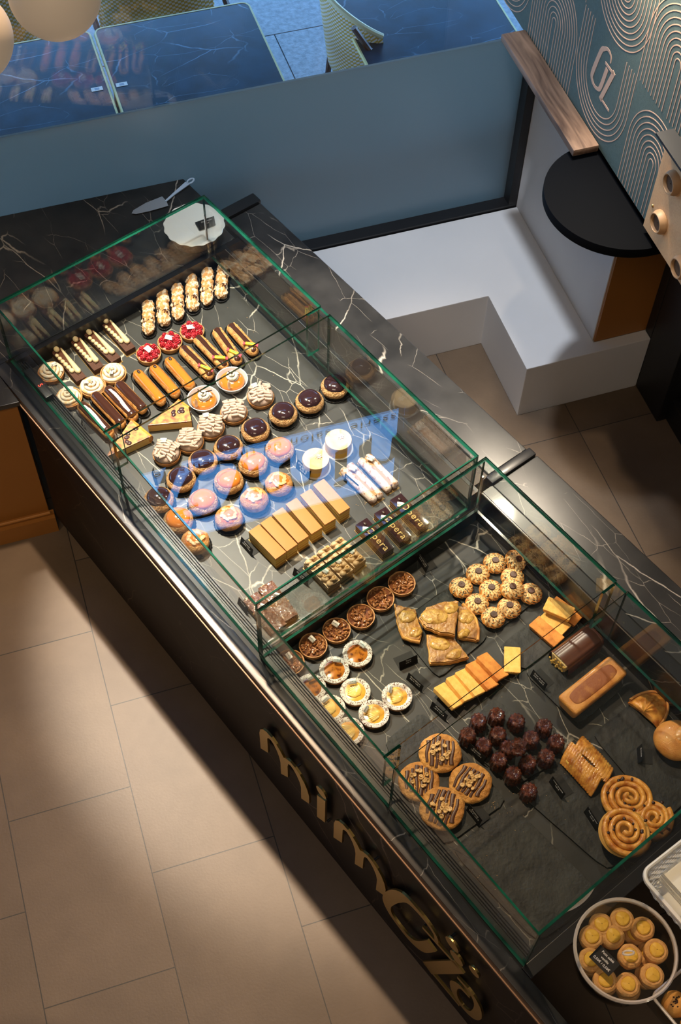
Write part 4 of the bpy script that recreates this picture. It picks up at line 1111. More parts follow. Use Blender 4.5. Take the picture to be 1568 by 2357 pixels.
def make_layer(L, w, kind):
    H = {'caramel': 0.044, 'opera': 0.036, 'praline': 0.036, 'choc': 0.032}[kind]
    nm = {'caramel': 'caramel_layer_slice', 'opera': 'opera_slice', 'praline': 'hazelnut_cream_slice', 'choc': 'chocolate_nut_bar'}[kind]
    r = empty(nm)
    mb = MB(); mb.box(-L / 2 - 0.003, -w / 2 - 0.001, 0, L / 2 + 0.004, w / 2 + 0.001, 0.0012); mb.box(-L / 2 - 0.014, -0.006, 0.0, -L / 2 - 0.003, 0.006, 0.0012); mb.build('gold_card', GCARD, r, smooth=False)
    if kind == 'caramel': lay = [(YELL, .009), (LAYB, .0025), (YELL, .009), (COFC, .0025), (YELL, .009), (LAYB, .0025), (YELL, .004)]
    elif kind == 'opera': lay = [(BROWNIE, .007), (COFC, .003), (BROWNIE, .006), (COFC, .004), (LAYB, .006), (COFC, .004)]
    elif kind == 'praline': lay = [(LAYB, .006), (PRAC, .013), (NUTC, .005), (PRAC, .008)]
    else: lay = [(NUTC, .006), (PRAC, .005), (LAYB, .008), (CHOCO, .004)]
    z = 0.0014
    for i, (m, t) in enumerate(lay):
        mb = MB(); e = rnd.uniform(0, 0.0009); mb.box(-L / 2 + e, -w / 2 + e, z, L / 2 - e, w / 2 - e, z + t); mb.build('cake_layer', m, r, bevel=0.0006); z += t
    if kind == 'caramel':
        mb = MB(); mb.box(-L / 2 - 0.0006, -w / 2, z, L / 2 + 0.0006, w / 2, z + 0.0045); mb.build('glaze', ORNG, r, bevel=0.0016)
    if kind == 'opera':
        mb = MB(); mb.box(-L / 2, -w / 2, z, L / 2, w / 2, z + 0.0018); mb.build('glaze', CHOCB, r, bevel=0.0006)
        text('Opera', OPERT, r, (0.012, 0.0, z + 0.0022), (0, 0.0, 0.0), size=0.030, thick=0.0004, spacing=1.1, name='piped_word')
        mb = MB(); mb.blob((-L / 2 + 0.013, 0.003, z + 0.0035), (0.006, 0.0045, 0.003), nu=14, nv=8); mb.build('coffee_bean', BEAN, r)
        flag(r, (-L / 2 + 0.030, -0.008, z + 0.007), 0.8, 0.4)
    if kind == 'praline':
        mb = MB()
        for i in range(6):
            x = -L / 2 + 0.010 + i * (L - 0.02) / 5
            for q in (-1, 1):
                mb.blob((x + rnd.uniform(-.003, .003), q * w * 0.24, z + 0.003), (0.0095, w * 0.24, 0.0085), nu=16, nv=8, amp=0.003, ns=70, seed=i * 3 + q, rz=rnd.uniform(-.7, .7))
            mb.tube([(x - 0.006, -w * 0.3, z + 0.007), (x, 0.0, z + 0.0115), (x + 0.006, w * 0.3, z + 0.007)], [0.001, 0.004, 0.001], 8)
        mb.build('piped_cream', PRAC, r)
        for i in range(5):
            x = -L / 2 + 0.012 + i * (L - 0.024) / 4; y = (-1) ** i * w * 0.2
            o = MB().lathe([(0.0048, 0), (0.0052, 0.003), (0.0046, 0.0048), (0.0028, 0.0050), (0.0012, 0.003)], 14, cap=False).build('hazelnut_half', NUTC, r); o.location = (x, y, z + 0.0095); o.rotation_euler = (rnd.uniform(-.4, .4), rnd.uniform(-.4, .4), 0)
        flag(r, (0.012, 0.002, z + 0.016), 0.3, 0.3)
    if kind == 'choc':
        mb = MB(); mb.grid(lambda i, j: ((i - .5) * L, (j - .5) * w, z + 0.001 + 0.0022 * noise.noise(Vector((i * 22, j * 6, 3))) + 0.002 * (1 - (2 * abs(j - .5)) ** 4)), 50, 14)
        mb.build('glaze', mat('rock_glaze', (0.11, 0.045, 0.028), 0.16, col2=(0.20, 0.09, 0.05), nscale=140, coat=0.5, bump=0.0015, bscale=300), r, fix=False)
        k = MB()
        for i in range(46): 
            e = rnd.random() < 0.6
            x = L / 2 - rnd.uniform(0, 0.010) if e else rnd.uniform(-L / 2, L / 2); y = rnd.uniform(-w / 2, w / 2) if e else rnd.choice((-1, 1)) * w / 2
            k.blob((x, y, rnd.uniform(0.004, z)), (0.0028, 0.0025, 0.0024), nu=6, nv=4)
        k.build('chopped_nut_edge', NUTC, r)
        flag(r, (-0.012, 0.006, z + 0.010), 0.6, 0.9)
    return r
def make_walnut(seed, with_flag):
    r = empty('walnut_tart'); R = 0.043; rr = random.Random(seed); tart_shell(r, R, 0.018)
    MB().lathe([(R * 0.89, 0.013), (R * 0.86, 0.0155), (0.001, 0.016)], 40, cap=False).build('caramel_filling', mat('walnut_caramel', (0.20, 0.07, 0.028), 0.15, coat=0.5), r)
    mb = MB(); pts = []
    for i in range(60):
        a = rr.uniform(0, 2 * pi); q = R * 0.78 * sqrt(rr.random()); 
        mb.blob((q * cos(a), q * sin(a), 0.0175 + rr.uniform(0, 0.004)), (rr.uniform(.004, .0075), rr.uniform(.0028, .0042), rr.uniform(.0026, .004)), nu=9, nv=6, amp=0.0022, ns=260, rz=rr.uniform(0, 3), seed=i)
    mb.build('walnut_pieces', NUTS, r)
    if with_flag: flag(r, (-0.004, 0.014, 0.031), -1.0 + seed * 0.2, 0.35, 0.022, 0.015)
    return r
def make_custard(kind, seed):
    r = empty('custard_tart' if kind == 'burnt' else 'pear_tart'); R = 0.0440; rr = random.Random(seed)
    tart_shell(r, R, 0.017)
    mb = MB(); mb.lathe([(R * 0.99, 0.0165), (R * 1.0, 0.020), (R * 0.90, 0.0225), (R * 0.76, 0.0215), (R * 0.66, 0.0175)], 56, rad=lambda q, z, a: q * (1 + 0.03 * noise.noise(Vector((cos(a) * 3 + seed, sin(a) * 3, z * 99)))), cap=False)
    mb.build('sugared_rim', SHELLP, r)
    mb = MB(); mb.lathe([(R * 0.72, 0.0180), (R * 0.5, 0.0195), (0.001, 0.0200)], 40, rad=lambda q, z, a: q, cap=False); mb.build('custard_filling', BURNT if kind == 'burnt' else CUSTARD, r)
    if kind == 'pear':
        mb = MB()
        for i in range(9):
            t = (i - 4) / 4.0; a = t * 0.75
            mb.blob((0.0235 * t * 0.72, 0.002 - abs(t) * 0.003, 0.0215 - 0.001 * abs(t)), (0.0205 - 0.006 * abs(t), 0.0045, 0.0032), nu=18, nv=8, rz=pi / 2 - a * 0.6, amp=0.0004, ns=90)
        mb.build('pear_slices', PEAR, r)
    flag(r, (0.014, 0.022, 0.033), -0.7 + 0.3 * (seed % 3), 0.45, 0.023, 0.015)
    return r
def make_swirl(seed, disc_on=True):
    r = empty('swirl_cookie'); R = 0.034; H = 0.030
    prof = [(R * 0.86, 0.0), (R * 0.98, 0.006), (R, 0.012), (R * 0.90, 0.020), (R * 0.66, 0.027), (R * 0.40, H), (R * 0.22, H * 0.93), (0.001, H * 0.88)]
    mb = MB(); n = 84
    def rad(q, z, a): return q * (1 + 0.075 * cos(12 * (a + 70 * z) + seed))
    mb.lathe([(q, z) for q, z in prof], n, rad=rad, cap=False)
    o = mb.build('dough', [SWIRL], r, sharp=70)
    k = MB()
    for i in range(12):
        pts = []
        for j in range(9):
            z = 0.006 + (H - 0.007) * j / 8; q = [0.99, 1.0, 0.99, 0.95, 0.88, 0.78, 0.66, 0.52, 0.38][j] * R
            a = (2 * pi * i / 12) - 70 * z - seed / 12; pts.append((q * 1.02 * cos(a), q * 1.02 * sin(a), z + 0.001))
        k.tube(pts, [0.0016, 0.0022, 0.0024, 0.0024, 0.0024, 0.0022, 0.002, 0.0017, 0.001], 6)
    k.build('browned_ridges', SWIRLB, r)
    if disc_on: MB().lathe([(0.0105, H * 0.86), (0.0108, H * 1.07), (0.0098, H * 1.13), (0.001, H * 1.135)], 24, cap=False).build('chocolate_disc', DRIZ, r)
    return r
def make_financier(m, L=0.080, w=0.044, h=0.018):
    r = MB()
    r.prism([(-L / 2, -w / 2), (L / 2, -w / 2), (L / 2, w / 2), (-L / 2, w / 2)], 0, h)
    for i in range(4):
        v = r.v[i]; r.v[i] = Vector((v.x * 0.93, v.y * 0.90, v.z))
    return r.build('financier', m, bevel=0.004, seg=3)
def make_canele(seed=0, s=1.0):
    r = MB(); n = 80
    def rad(q, z, a): return q * (1 + 0.075 * cos(12 * a) * (1 if q > 0.008 else 0.1)) * (1 + 0.02 * noise.noise(Vector((cos(a) * 5 + seed, sin(a) * 5, z * 90))))
    r.lathe([(0.0255, 0), (0.0262, 0.004), (0.0252, 0.015), (0.0245, 0.030), (0.0240, 0.042), (0.0205, 0.0468), (0.013, 0.0475), (0.0075, 0.0440), (0.001, 0.0428)], n, rad=rad, cap=False)
    r.f.append(list(range(n))[::-1]); r.mi.append(0)
    return r.build('canele', CANELE, sharp=80)
def make_cookie(seed):
    r = empty('hazelnut_cookie'); R = 0.058; rr = random.Random(seed)
    mb = MB(); mb.lathe([(R * 0.93, 0), (R, 0.004), (R * 0.985, 0.008), (R * 0.90, 0.0125), (R * 0.6, 0.0155), (0.001, 0.0160)], 72,
                        rad=lambda q, z, a: q * (1 + 0.05 * noise.noise(Vector((cos(a) * 1.7 + seed, sin(a) * 1.7, 0))) + 0.018 * noise.noise(Vector((cos(a) * 7, sin(a) * 7, seed)))), cap=False)
    mb.f.append(list(range(72))[::-1]); mb.mi.append(0); mb.build('cookie_base', COOKIE, r)
    a0 = rr.uniform(0.9, 1.5)
    for i in range(6):
        y = -0.034 + i * 0.0136; L = sqrt(max(0.0001, 0.048 ** 2 - y * y)) * rr.uniform(0.75, 1.0)
        pts = [(-L + 2 * L * j / 10, y + 0.0018 * sin(j * 0.7 + i), 0.0165 - 3.2 * ((-L + 2 * L * j / 10) ** 2 + y * y) * 0.5) for j in range(11)]
        mb = MB(); mb.tube([(p[0] * cos(a0) - p[1] * sin(a0), p[0] * sin(a0) + p[1] * cos(a0), p[2] + 0.0006) for p in pts], [0.0042 + 0.0026 * ((j / 10) ** 2 if i % 2 else (1 - j / 10) ** 2) for j in range(11)], 8, sq=0.7)
        mb.build('chocolate_drizzle', DRIZ, r)
    for i in range(13):
        a = rr.uniform(0, 2 * pi); q = 0.026 * sqrt(rr.random()); x, y = q * cos(a), q * sin(a)
        mb = MB(); s = rr.uniform(0.95, 1.3)
        mb.lathe([(0.0022 * s, 0), (0.0046 * s, 0.0012), (0.0054 * s, 0.0034), (0.0049 * s, 0.0050), (0.0036 * s, 0.0053), (0.0022 * s, 0.0042), (0.0004, 0.0038)], 16, cap=False)
        o = mb.build('hazelnut_half', HAZEL, r); o.location = (x, y, 0.0185 + rr.uniform(0, 0.003)); o.rotation_euler = (rr.uniform(-.6, .6), rr.uniform(-.6, .6), 0)
    mb = MB()
    for i in range(24):
        a = rr.uniform(0, 2 * pi); q = 0.030 * sqrt(rr.random()); mb.blob((q * cos(a), q * sin(a), 0.0185), (0.0016, 0.0013, 0.001), nu=5, nv=4)
    mb.build('nut_crumbs', NUTC, r)
    return r
def make_sable(seed):
    r = empty('sable_biscuit'); R = 0.0295
    mb = MB(); mb.lathe([(R * 0.80, 0), (R * 0.93, 0.008), (R, 0.022), (R * 0.96, 0.031), (R * 0.78, 0.0355), (R * 0.60, 0.0345), (R * 0.55, 0.030), (0.001, 0.029)], 40,
                        rad=lambda q, z, a: q * (1 + 0.05 * noise.noise(Vector((cos(a) * 2 + seed, sin(a) * 2, z * 40)))), cap=False)
    mb.f.append(list(range(40))[::-1]); mb.mi.append(0); mb.build('dough_cup', SABLE, r)
    MB().lathe([(R * 0.60, 0.030), (R * 0.585, 0.0372), (R * 0.50, 0.0395), (0.001, 0.0400)], 32, rad=lambda q, z, a: q * (1 + 0.03 * sin(3 * a + seed)), cap=False).build('custard_top', CUSTY, r)
    return r
def price_card(lines, w=0.062, h=0.036, label=None, size=0.0085):
    """black folded card: an upright face with white writing and a flat foot behind it"""
    r = empty('price_card')
    mb = MB(); mb.box(-w / 2, -0.0004, 0.0012, w / 2, 0.0004, h); u = mb.build('card_face', CARD, r, smooth=False); u.rotation_euler = (radians(-14), 0, 0)
    mb = MB(); mb.box(-w / 2, 0.0, 0, w / 2, 0.042, 0.0010); mb.build('card_foot', CARD, r, smooth=False)
    for i, (s, k) in enumerate(lines):
        text(s, CHALK, u, (0, -0.0006, h * (0.78 - 0.27 * i)), (pi / 2, 0, 0), size=size * k, thick=0.0001, name='writing')
    return r

# ================================================================== PLACING THE PASTRIES
def axis(p, q, z):
    a, b = at(p[0], p[1], z), at(q[0], q[1], z)
    c = (a + b) / 2; d = b - a
    return c, atan2(d.y, d.x), d.length
def zof(v, z): return Vector((v.x, v.y, z))
ORD = ['first', 'second', 'third', 'fourth', 'fifth', 'sixth', 'seventh', 'eighth']
def nth(i, n):
    if n == 2: return ('left', 'right')[i]
    if i == 0: return 'leftmost'
    if i == n - 1: return 'rightmost'
    return ORD[i] + ' from the left'

# --- far deck
G = 'powdered choux bars on black liners'
cb = [make_choux_bar(0.0), make_choux_bar(3.0)]
for i, (p, q) in enumerate([((341, 694), (342, 768)), ((372, 664), (378, 748)), ((407, 654), (411, 734)), ((440, 632), (444, 714)), ((478, 618), (476, 700)), ((514, 610), (508, 685))]):
    c, a, L = axis(p, q, ZD1 + 0.018)
    place(cb[i % 2], zof(c, ZD1), a, 'sugar-dusted long choux bar in the row of six, ' + nth(i, 6), 'pastry', G, ((L + 0.004) / 0.118, 1.12, 1.1))
G = 'chocolate slices with piped cream'
ms = make_slice()
for i, (p, q) in enumerate([((127, 803), (190, 877)), ((171, 780), (230, 852)), ((201, 764), (270, 832)), ((240, 738), (303, 808))]):
    c, a, L = axis(p, q, ZD1 + 0.018)
    place(ms, zof(c, ZD1), a, 'chocolate slice with cream dots and a cream ball, ' + nth(i, 4) + ' of four', 'cake slice', G, ((L - 0.004) / 0.116, 1.2, 1.15))
G = 'meringue tarts'
mm = make_meringue()
for i, (p, l) in enumerate([((116, 852), 'toasted meringue tart half hidden behind the front glass edge, far left'), ((158, 910), 'toasted meringue tart beside the left end of the glossy chocolate eclairs'),
                            ((213, 885), 'toasted meringue tart in the middle of its row of three'), ((260, 854), 'toasted meringue tart with its swirl, rightmost, above the chocolate eclairs')]):
    place(mm, zof(at(*p, ZD1 + 0.028), ZD1), i * 1.3, l, 'tart', G, 1.1)
G = 'glossy eclairs at the front'
ec = make_eclair('choc', 0.120); em = make_eclair('marble', 0.120)
for i, (p, q) in enumerate([((183, 930), (259, 1006)), ((214, 906), (286, 984)), ((243, 893), (314, 968)), ((269, 882), (335, 950))]):
    c, a, L = axis(p, q, ZD1 + 0.018)
    place(em if i in (0, 2) else ec, zof(c, ZD1), a, ('glossy chocolate eclair with a broad painted glare band, ' if i in (0, 2) else 'plain glossy chocolate eclair, ') + nth(i, 4) + ' of the front four', 'eclair', G, ((L - 0.002) / 0.12, 1.2, 1.15))
G = 'caramel coloured coffee eclairs'
ef = make_eclair('coffee', 0.118)
for i, (p, q) in enumerate([((311, 856), (378, 932)), ((349, 845), (411, 914)), ((384, 827), (445, 897))]):
    c, a, L = axis(p, q, ZD1 + 0.018)
    place(ef, zof(c, ZD1), a, 'caramel-glazed eclair with a coffee bean, ' + nth(i, 3) + ' of three', 'eclair', G, ((L - 0.002) / 0.118, 1.18, 1.15))
G = 'raspberry tarts'
mr = make_rasp()
for i, p in enumerate([(342, 812), (391, 785), (442, 760)]):
    place(mr, zof(at(*p, ZD1 + 0.022), ZD1), i * 0.5, 'raspberry tart with a white paper label, ' + nth(i, 3) + ' of three', 'tart', G, 1.06)
G = 'nut-edged eclairs with yellow candies'
for i, (p, q) in enumerate([((417, 799), (490, 873)), ((450, 775), (523, 850)), ((495, 757), (552, 840)), ((527, 748), (591, 818))]):
    c, a, L = axis(p, q, ZD1 + 0.018)
    pe = make_eclair('praline', 0.125, seed=i)
    place(pe, zof(c, ZD1), a, 'chocolate eclair with nut crumbs and a yellow candy, ' + nth(i, 4) + ' of four', 'eclair', G, ((L - 0.006) / 0.125, 1.16, 1.1))
G = 'rum babas in clear cups'
mb_ = make_baba()
for i, p in enumerate([(469, 921), (534, 877)]):
    place(mb_, zof(at(*p, ZD1 + 0.022), ZD1), i * 0.4, 'rum baba with whipped cream and vanilla pod in clear cup, ' + nth(i, 2) + ' one', 'cake', G, 1.1)
G = 'chocolate curl tarts'
for i, p in enumerate([(383, 1040), (437, 1012), (485, 980), (538, 945), (600, 909)]):
    place(make_curls(i + 1), zof(at(*p, ZD1 + 0.026), ZD1), -0.25 + 0.12 * i, 'tart heaped with pale chocolate curls, ' + nth(i, 5) + ' of five', 'tart', G, 1.26)
G = 'dark chocolate choux buns'
mc = make_choux('choc')
for i, p in enumerate([(366, 1150), (417, 1103), (467, 1063), (526, 1030), (588, 990), (652, 953), (713, 924), (771, 890)]):
    place(mc, zof(at(*p, ZD1 + 0.026), ZD1), i * 0.9, 'choux bun with dark chocolate glaze, ' + nth(i, 8) + ' in its diagonal row', 'choux bun', G, 1.16)
G = 'caramel choux buns'
mc = make_choux('caramel')
for i, p in enumerate([(411, 1198), (468, 1155), (527, 1108), (583, 1068), (644, 1035)]):
    place(mc, zof(at(*p, ZD1 + 0.026), ZD1), i * 0.9, 'choux bun with amber caramel glaze, ' + nth(i, 5) + ' in its diagonal row', 'choux bun', G, 1.16)
G = 'almond choux buns'
mc = make_choux('almond')
for i, p in enumerate([(450, 1247), (527, 1193), (586, 1150), (642, 1114)]):
    place(mc, zof(at(*p, ZD1 + 0.026), ZD1), i * 1.1, 'choux bun topped with flaked almonds, ' + nth(i, 4) + ' of four', 'choux bun', G, 1.18)
G = 'round mousse cakes'
mc = make_mousse()
for i, p in enumerate([(727, 1066), (779, 1022)]):
    place(mc, zof(at(*p, ZD1 + 0.022), ZD1), i * 0.3, 'round cream cake with a white sugar flower, ' + nth(i, 2) + ' of the pair', 'cake', G, 1.3)
G = 'almond finger cakes'
for i, (p, q) in enumerate([((796, 1074), (870, 1147)), ((838, 1052), (905, 1122))]):
    c, a, L = axis(p, q, ZD1 + 0.020)
    place(make_stick(i * 5), zof(c, ZD1), a, 'almond-studded white finger cake, ' + nth(i, 2) + ' of two beside the opera slices', 'cake', G, ((L + 0.01) / 0.135, 1.3, 1.15))
G = 'caramel layer slices in a row'
ml = make_layer(0.112, 0.040, 'caramel')
for i, (p, q) in enumerate([((585, 1217), (646, 1279)), ((612, 1198), (672, 1261)), ((639, 1177), (698, 1242)), ((671, 1155), (729, 1222)), ((704, 1134), (760, 1201)), ((734, 1111), (793, 1176))]):
    c, a, L = axis(p, q, ZD1 + 0.046)
    place(ml, zof(c, ZD1), a, 'layered sponge slice with orange caramel glaze, ' + nth(i, 6) + ' of six', 'cake slice', G, ((L + 0.002) / 0.112, 1.02, 1.1))
G = 'opera slices'
ml = make_layer(0.116, 0.042, 'opera')
for i, (p, q) in enumerate([((832, 1200), (894, 1267)), ((875, 1174), (934, 1240)), ((911, 1143), (975, 1211))]):
    c, a, L = axis(p, q, ZD1 + 0.036)
    place(ml, zof(c, ZD1), a, 'dark chocolate opera slice with gold writing, ' + nth(i, 3) + ' of three', 'cake slice', G, ((L + 0.002) / 0.116, 1.05, 1.05))
G = 'hazelnut cream slices'
ml = make_layer(0.108, 0.046, 'praline')
for i, (p, q) in enumerate([((714, 1284), (769, 1342)), ((743, 1262), (799, 1318)), ((773, 1243), (829, 1294))]):
    c, a, L = axis(p, q, ZD1 + 0.042)
    place(ml, zof(c, ZD1), a, 'cream-topped slice with halved hazelnuts, ' + nth(i, 3) + ' of three', 'cake slice', G, ((L + 0.004) / 0.108, 1.02, 1.1))
G = 'chocolate nut bars'
for i, (p, q) in enumerate([((577, 1373), (643, 1445)), ((611, 1346), (669, 1421))]):
    c, a, L = axis(p, q, ZD1 + 0.030)
    place(make_layer(0.122, 0.046, 'choc'), zof(c, ZD1), a, 'knobbly milk chocolate and nut bar, ' + nth(i, 2) + ' one by the glass corner', 'cake slice', G, ((L + 0.004) / 0.122, 1.12, 1.1))

# wedge slices of baked custard tart
def wedge(pts, h, z0, label, seed):
    W = [at(px, py, z0 + h) for px, py in pts]
    c = sum(W, Vector()) / len(W); c.z = z0
    r = empty('prune_custard_slice', c)
    P = [(p.x - c.x, p.y - c.y) for p in W]
    MB().prism(P, 0, h * 0.80).build('custard_body', mat('pale_custard', (0.76, 0.50, 0.16), 0.5, bump=0.0006, bscale=200), r, smooth=False, bevel=0.001)
    MB().prism(P, h * 0.80 + 0.0003, h).build('browned_top', TARTFR, r, smooth=False, bevel=0.0012)
    # pastry crust along the outer edge (last two points of the list)
    a, b = P[-2], P[-1]; mb = MB()
    mb.tube([(a[0], a[1], h * 0.55), (a[0] * .5 + b[0] * .5, a[1] * .5 + b[1] * .5, h * 0.6), (b[0], b[1], h * 0.55)], 0.0085, 12, sq=1.9); mb.build('crust_edge', LAMIN, r)
    rr = random.Random(seed)
    for i in range(5):
        w = [rr.random() + 0.1 for _ in P]; s = sum(w); x = sum(p[0] * k for p, k in zip(P, w)) / s * 0.9; y = sum(p[1] * k for p, k in zip(P, w)) / s * 0.9
        mb = MB(); mb.blob((x, y, h), (0.009, 0.007, 0.0035), nu=14, nv=8, amp=0.002, ns=90, rz=rr.uniform(0, 3), seed=i); mb.build('prune', PRUNE, r)
    return tag(r, label, 'tart slice', 'prune custard slices')
wedge([(340, 979), (409, 920), (436, 938), (442, 968)][:1] + [(441, 969), (434, 939), (410, 920)][0:0] + [(441, 969), (434, 937), (410, 920)], 0.034, ZD1, 'large wedge of dark prune custard tart under the glass joint', 3)
wedge([(243, 1052), (347, 1004), (302, 966)], 0.034, ZD1, 'small prune custard wedge near the front glass, left of the curl tarts', 9)

# --- slates on the near deck
def slab(pts, z0, label, th=0.007, name='slate_board'):
    W = [at(px, py, z0 + th) for px, py in pts]; c = sum(W, Vector()) / len(W); c.z = z0
    P = []
    for i in range(4):
        a, b = W[i] - c, W[(i + 1) % 4] - c
        for k in range(8):
            t = k / 8; q = a.lerp(b, t); j = 0.0016 * noise.noise(Vector((q.x * 60, q.y * 60, px_seed(label))))
            e = 1 - 0.055 * (1 if k == 0 else 0)
            P.append(((q.x * (1 + j * 6)) * e, (q.y * (1 + j * 6)) * e))
    o = MB().prism(P, 0, th).build(name, SLATE, smooth=False, bevel=0.0012, loc=c)
    return tag(o, label, 'board', 'slate boards')
def px_seed(s): return sum(map(ord, s)) % 17
Z2 = ZD2; TH = 0.007; ZS2 = Z2 + TH
slab([(1027, 1352), (1147, 1262), (1256, 1365), (1136, 1459)], Z2, 'slate board under the black and gold swirl cookies')
slab([(907, 1441), (1010, 1563), (1127, 1464), (1023, 1356)], Z2, 'slate board under the baked apple tart pieces')
slab([(1150, 1487), (1262, 1396), (1335, 1440), (1208, 1543)], Z2, 'slate board under the yellow financiers at the back')
slab([(1207, 1548), (1330, 1670), (1441, 1578), (1335, 1455)], Z2, 'slate board carrying the two loaf cakes')
slab([(1362, 1690), (1452, 1618), (1640, 1790), (1530, 1890)], Z2, 'slate board under the turnover and brioche on the right')
slab([(882, 1709), (973, 1636), (1170, 1843), (1022, 1950)], Z2, 'slate board under the four hazelnut cookies')
slab([(1038, 1956), (1176, 1849), (1395, 2066), (1236, 2170)], Z2, 'large empty slate board at the near end of the display')
slab([(1052, 1698), (1136, 1604), (1305, 1738), (1182, 1812)], Z2, 'slate board under the dark fluted caneles')
slab([(1190, 1822), (1318, 1724), (1545, 1905), (1400, 2005)], Z2, 'slate board under the braided pastry and raisin swirls')

G = 'walnut tarts in a diagonal row'
for i, p in enumerate([(668, 1524), (721, 1485), (775, 1450), (831, 1418), (876, 1377), (925, 1342)]):
    place(make_walnut(i, i < 3), zof(at(*p, Z2 + 0.018), Z2), 0.0, 'glossy walnut tart, ' + nth(i, 6) + ' in the diagonal row of six', 'tart', G)
G = 'sugar-rimmed tarts'
for i, (p, k, l) in enumerate([((823, 1504), 'burnt', 'burnt custard tart with sugared rim, topmost, under the walnut tarts'), ((770, 1542), 'burnt', 'burnt custard tart with sugared rim, between the other two burnt ones'),
        ((716, 1583), 'burnt', 'burnt custard tart with sugared rim, leftmost, behind the front glass'), ((818, 1592), 'pear', 'pear tart with sugared rim, upper one next to the burnt tarts'),
        ((760, 1631), 'pear', 'pear tart with sugared rim crossed by the front glass edge, upper one'), ((914, 1603), 'pear', 'pear tart with sugared rim, rightmost, by the black price cards'),
        ((861, 1643), 'pear', 'pear tart with sugared rim, second from the right'), ((803, 1684), 'pear', 'pear tart with sugared rim, lowest, against the front glass')]):
    place(make_custard(k, i), zof(at(*p, Z2 + 0.018), Z2), 0.3 * i, l, 'tart', G)
G = 'chocolate-dotted swirl cookies'
sw = make_swirl(0.0); sw2 = make_swirl(2.0)
SWP = [((1062, 1350), 'leftmost, on the slate corner'), ((1101, 1319), 'second along the upper edge of the slate'), ((1140, 1294), 'third along the upper edge of the slate'), ((1183, 1292), 'topmost right, tipped towards its neighbour'),
       ((1131, 1356), 'in the centre of the pile, browner than the rest'), ((1181, 1327), 'half hidden behind the pale one at the right'), ((1180, 1354), 'pale and nearest the top of the pile'), ((1222, 1364), 'rightmost on the slate'),
       ((1099, 1388), 'beside the baked apple tart'), ((1173, 1397), 'second row from the bottom, right side'), ((1136, 1419), 'lowest, at the bottom corner of the slate')]
for i, (p, l) in enumerate(SWP):
    up = 0.020 if i == 6 else 0.0
    o = place((sw, sw2)[i % 2], zof(at(p[0], p[1], ZS2 + 0.018 + up), ZS2 + up), i * 0.37, 'swirl cookie with chocolate disc, ' + l, 'cookie', G)
    if i == 3: o.rotation_euler = (0.45, 0.15, 1.0); o.location.z += 0.012
# baked apple tart pieces
def fruit_piece(pts, z0, h, label, lobes, k=3.92, edge=None):
    W = [at(880 + x / k, 1240 + y / k, z0 + h) for x, y in pts]; c = sum(W, Vector()) / len(W); c.z = z0
    r = empty('apple_tart_piece', c); P = [(p.x - c.x, p.y - c.y) for p in W]
    def rough(P, j):
        Q = []
        for i in range(len(P)):
            a, b = P[i], P[(i + 1) % len(P)]
            for t in range(6):
                x, y = a[0] + (b[0] - a[0]) * t / 6, a[1] + (b[1] - a[1]) * t / 6
                n_ = 1 + j * noise.noise(Vector((x * 90, y * 90, 1))); Q.append((x * n_, y * n_))
        return Q
    MB().prism(rough(P, 0.06), 0, h * 0.62).build('pastry_base', GOLDEN, r, bevel=0.0012)
    MB().prism([(x * 0.95, y * 0.95) for x, y in rough(P, 0.09)], h * 0.62 + 0.0002, h * 0.90).build('caramel_layer', APPLE, r, bevel=0.002)
    for i, (x, y, q, s) in enumerate(lobes):
        p = at(880 + x / k, 1240 + y / k, z0 + h) - c; mb = MB()
        mb.blob((p.x, p.y, h * 0.92), (q, q * s, 0.0065), nu=24, nv=10, amp=0.0035, ns=75, seed=i * 3 + x, rz=0.5 * i); mb.build('apple_slice', mat('apple_lobe', (0.56, 0.34, 0.08), 0.28, col2=(0.34, 0.16, 0.03), nscale=80, coat=0.25, bump=0.001, bscale=160), r)
    if edge:
        mb = MB(); mb.tube([tuple(at(880 + x / k, 1240 + y / k, z0 + h * 0.6) - c) for x, y in edge], 0.0055, 10, sq=1.3); mb.build('crust_edge', GOLDEN, r)
    return tag(r, label, 'tart piece', 'baked apple tart pieces')
fruit_piece([(110, 575), (300, 630), (330, 740), (370, 830), (340, 925), (180, 880), (130, 740)], ZS2, 0.020, 'baked apple tart piece pointing to the walnut tarts, leftmost', [(225, 700, 0.026, 0.85), (300, 840, 0.020, 0.8)], edge=[(160, 820), (190, 890), (260, 920), (340, 935)])
fruit_piece([(690, 600), (750, 600), (830, 690), (865, 790), (860, 915), (680, 880)], ZS2, 0.020, 'baked apple tart piece with a curved golden crust, rightmost', [(750, 700, 0.026, 0.9), (740, 850, 0.022, 0.6)], edge=[(725, 590), (790, 650), (845, 730), (868, 820), (862, 920)])
fruit_piece([(400, 850), (640, 870), (720, 980), (790, 1065), (620, 1110), (430, 1120)], ZS2, 0.020, 'square baked apple tart piece nearest the price cards', [(520, 950, 0.030, 0.7), (650, 1040, 0.026, 0.6)])
fruit_piece([(325, 710), (400, 610), (540, 560), (690, 550), (680, 680), (655, 860), (520, 840), (390, 790)], ZS2 + 0.027, 0.020, 'broken baked apple tart piece lying on top of the other three', [(470, 700, 0.040, 0.65), (620, 620, 0.024, 0.8)])
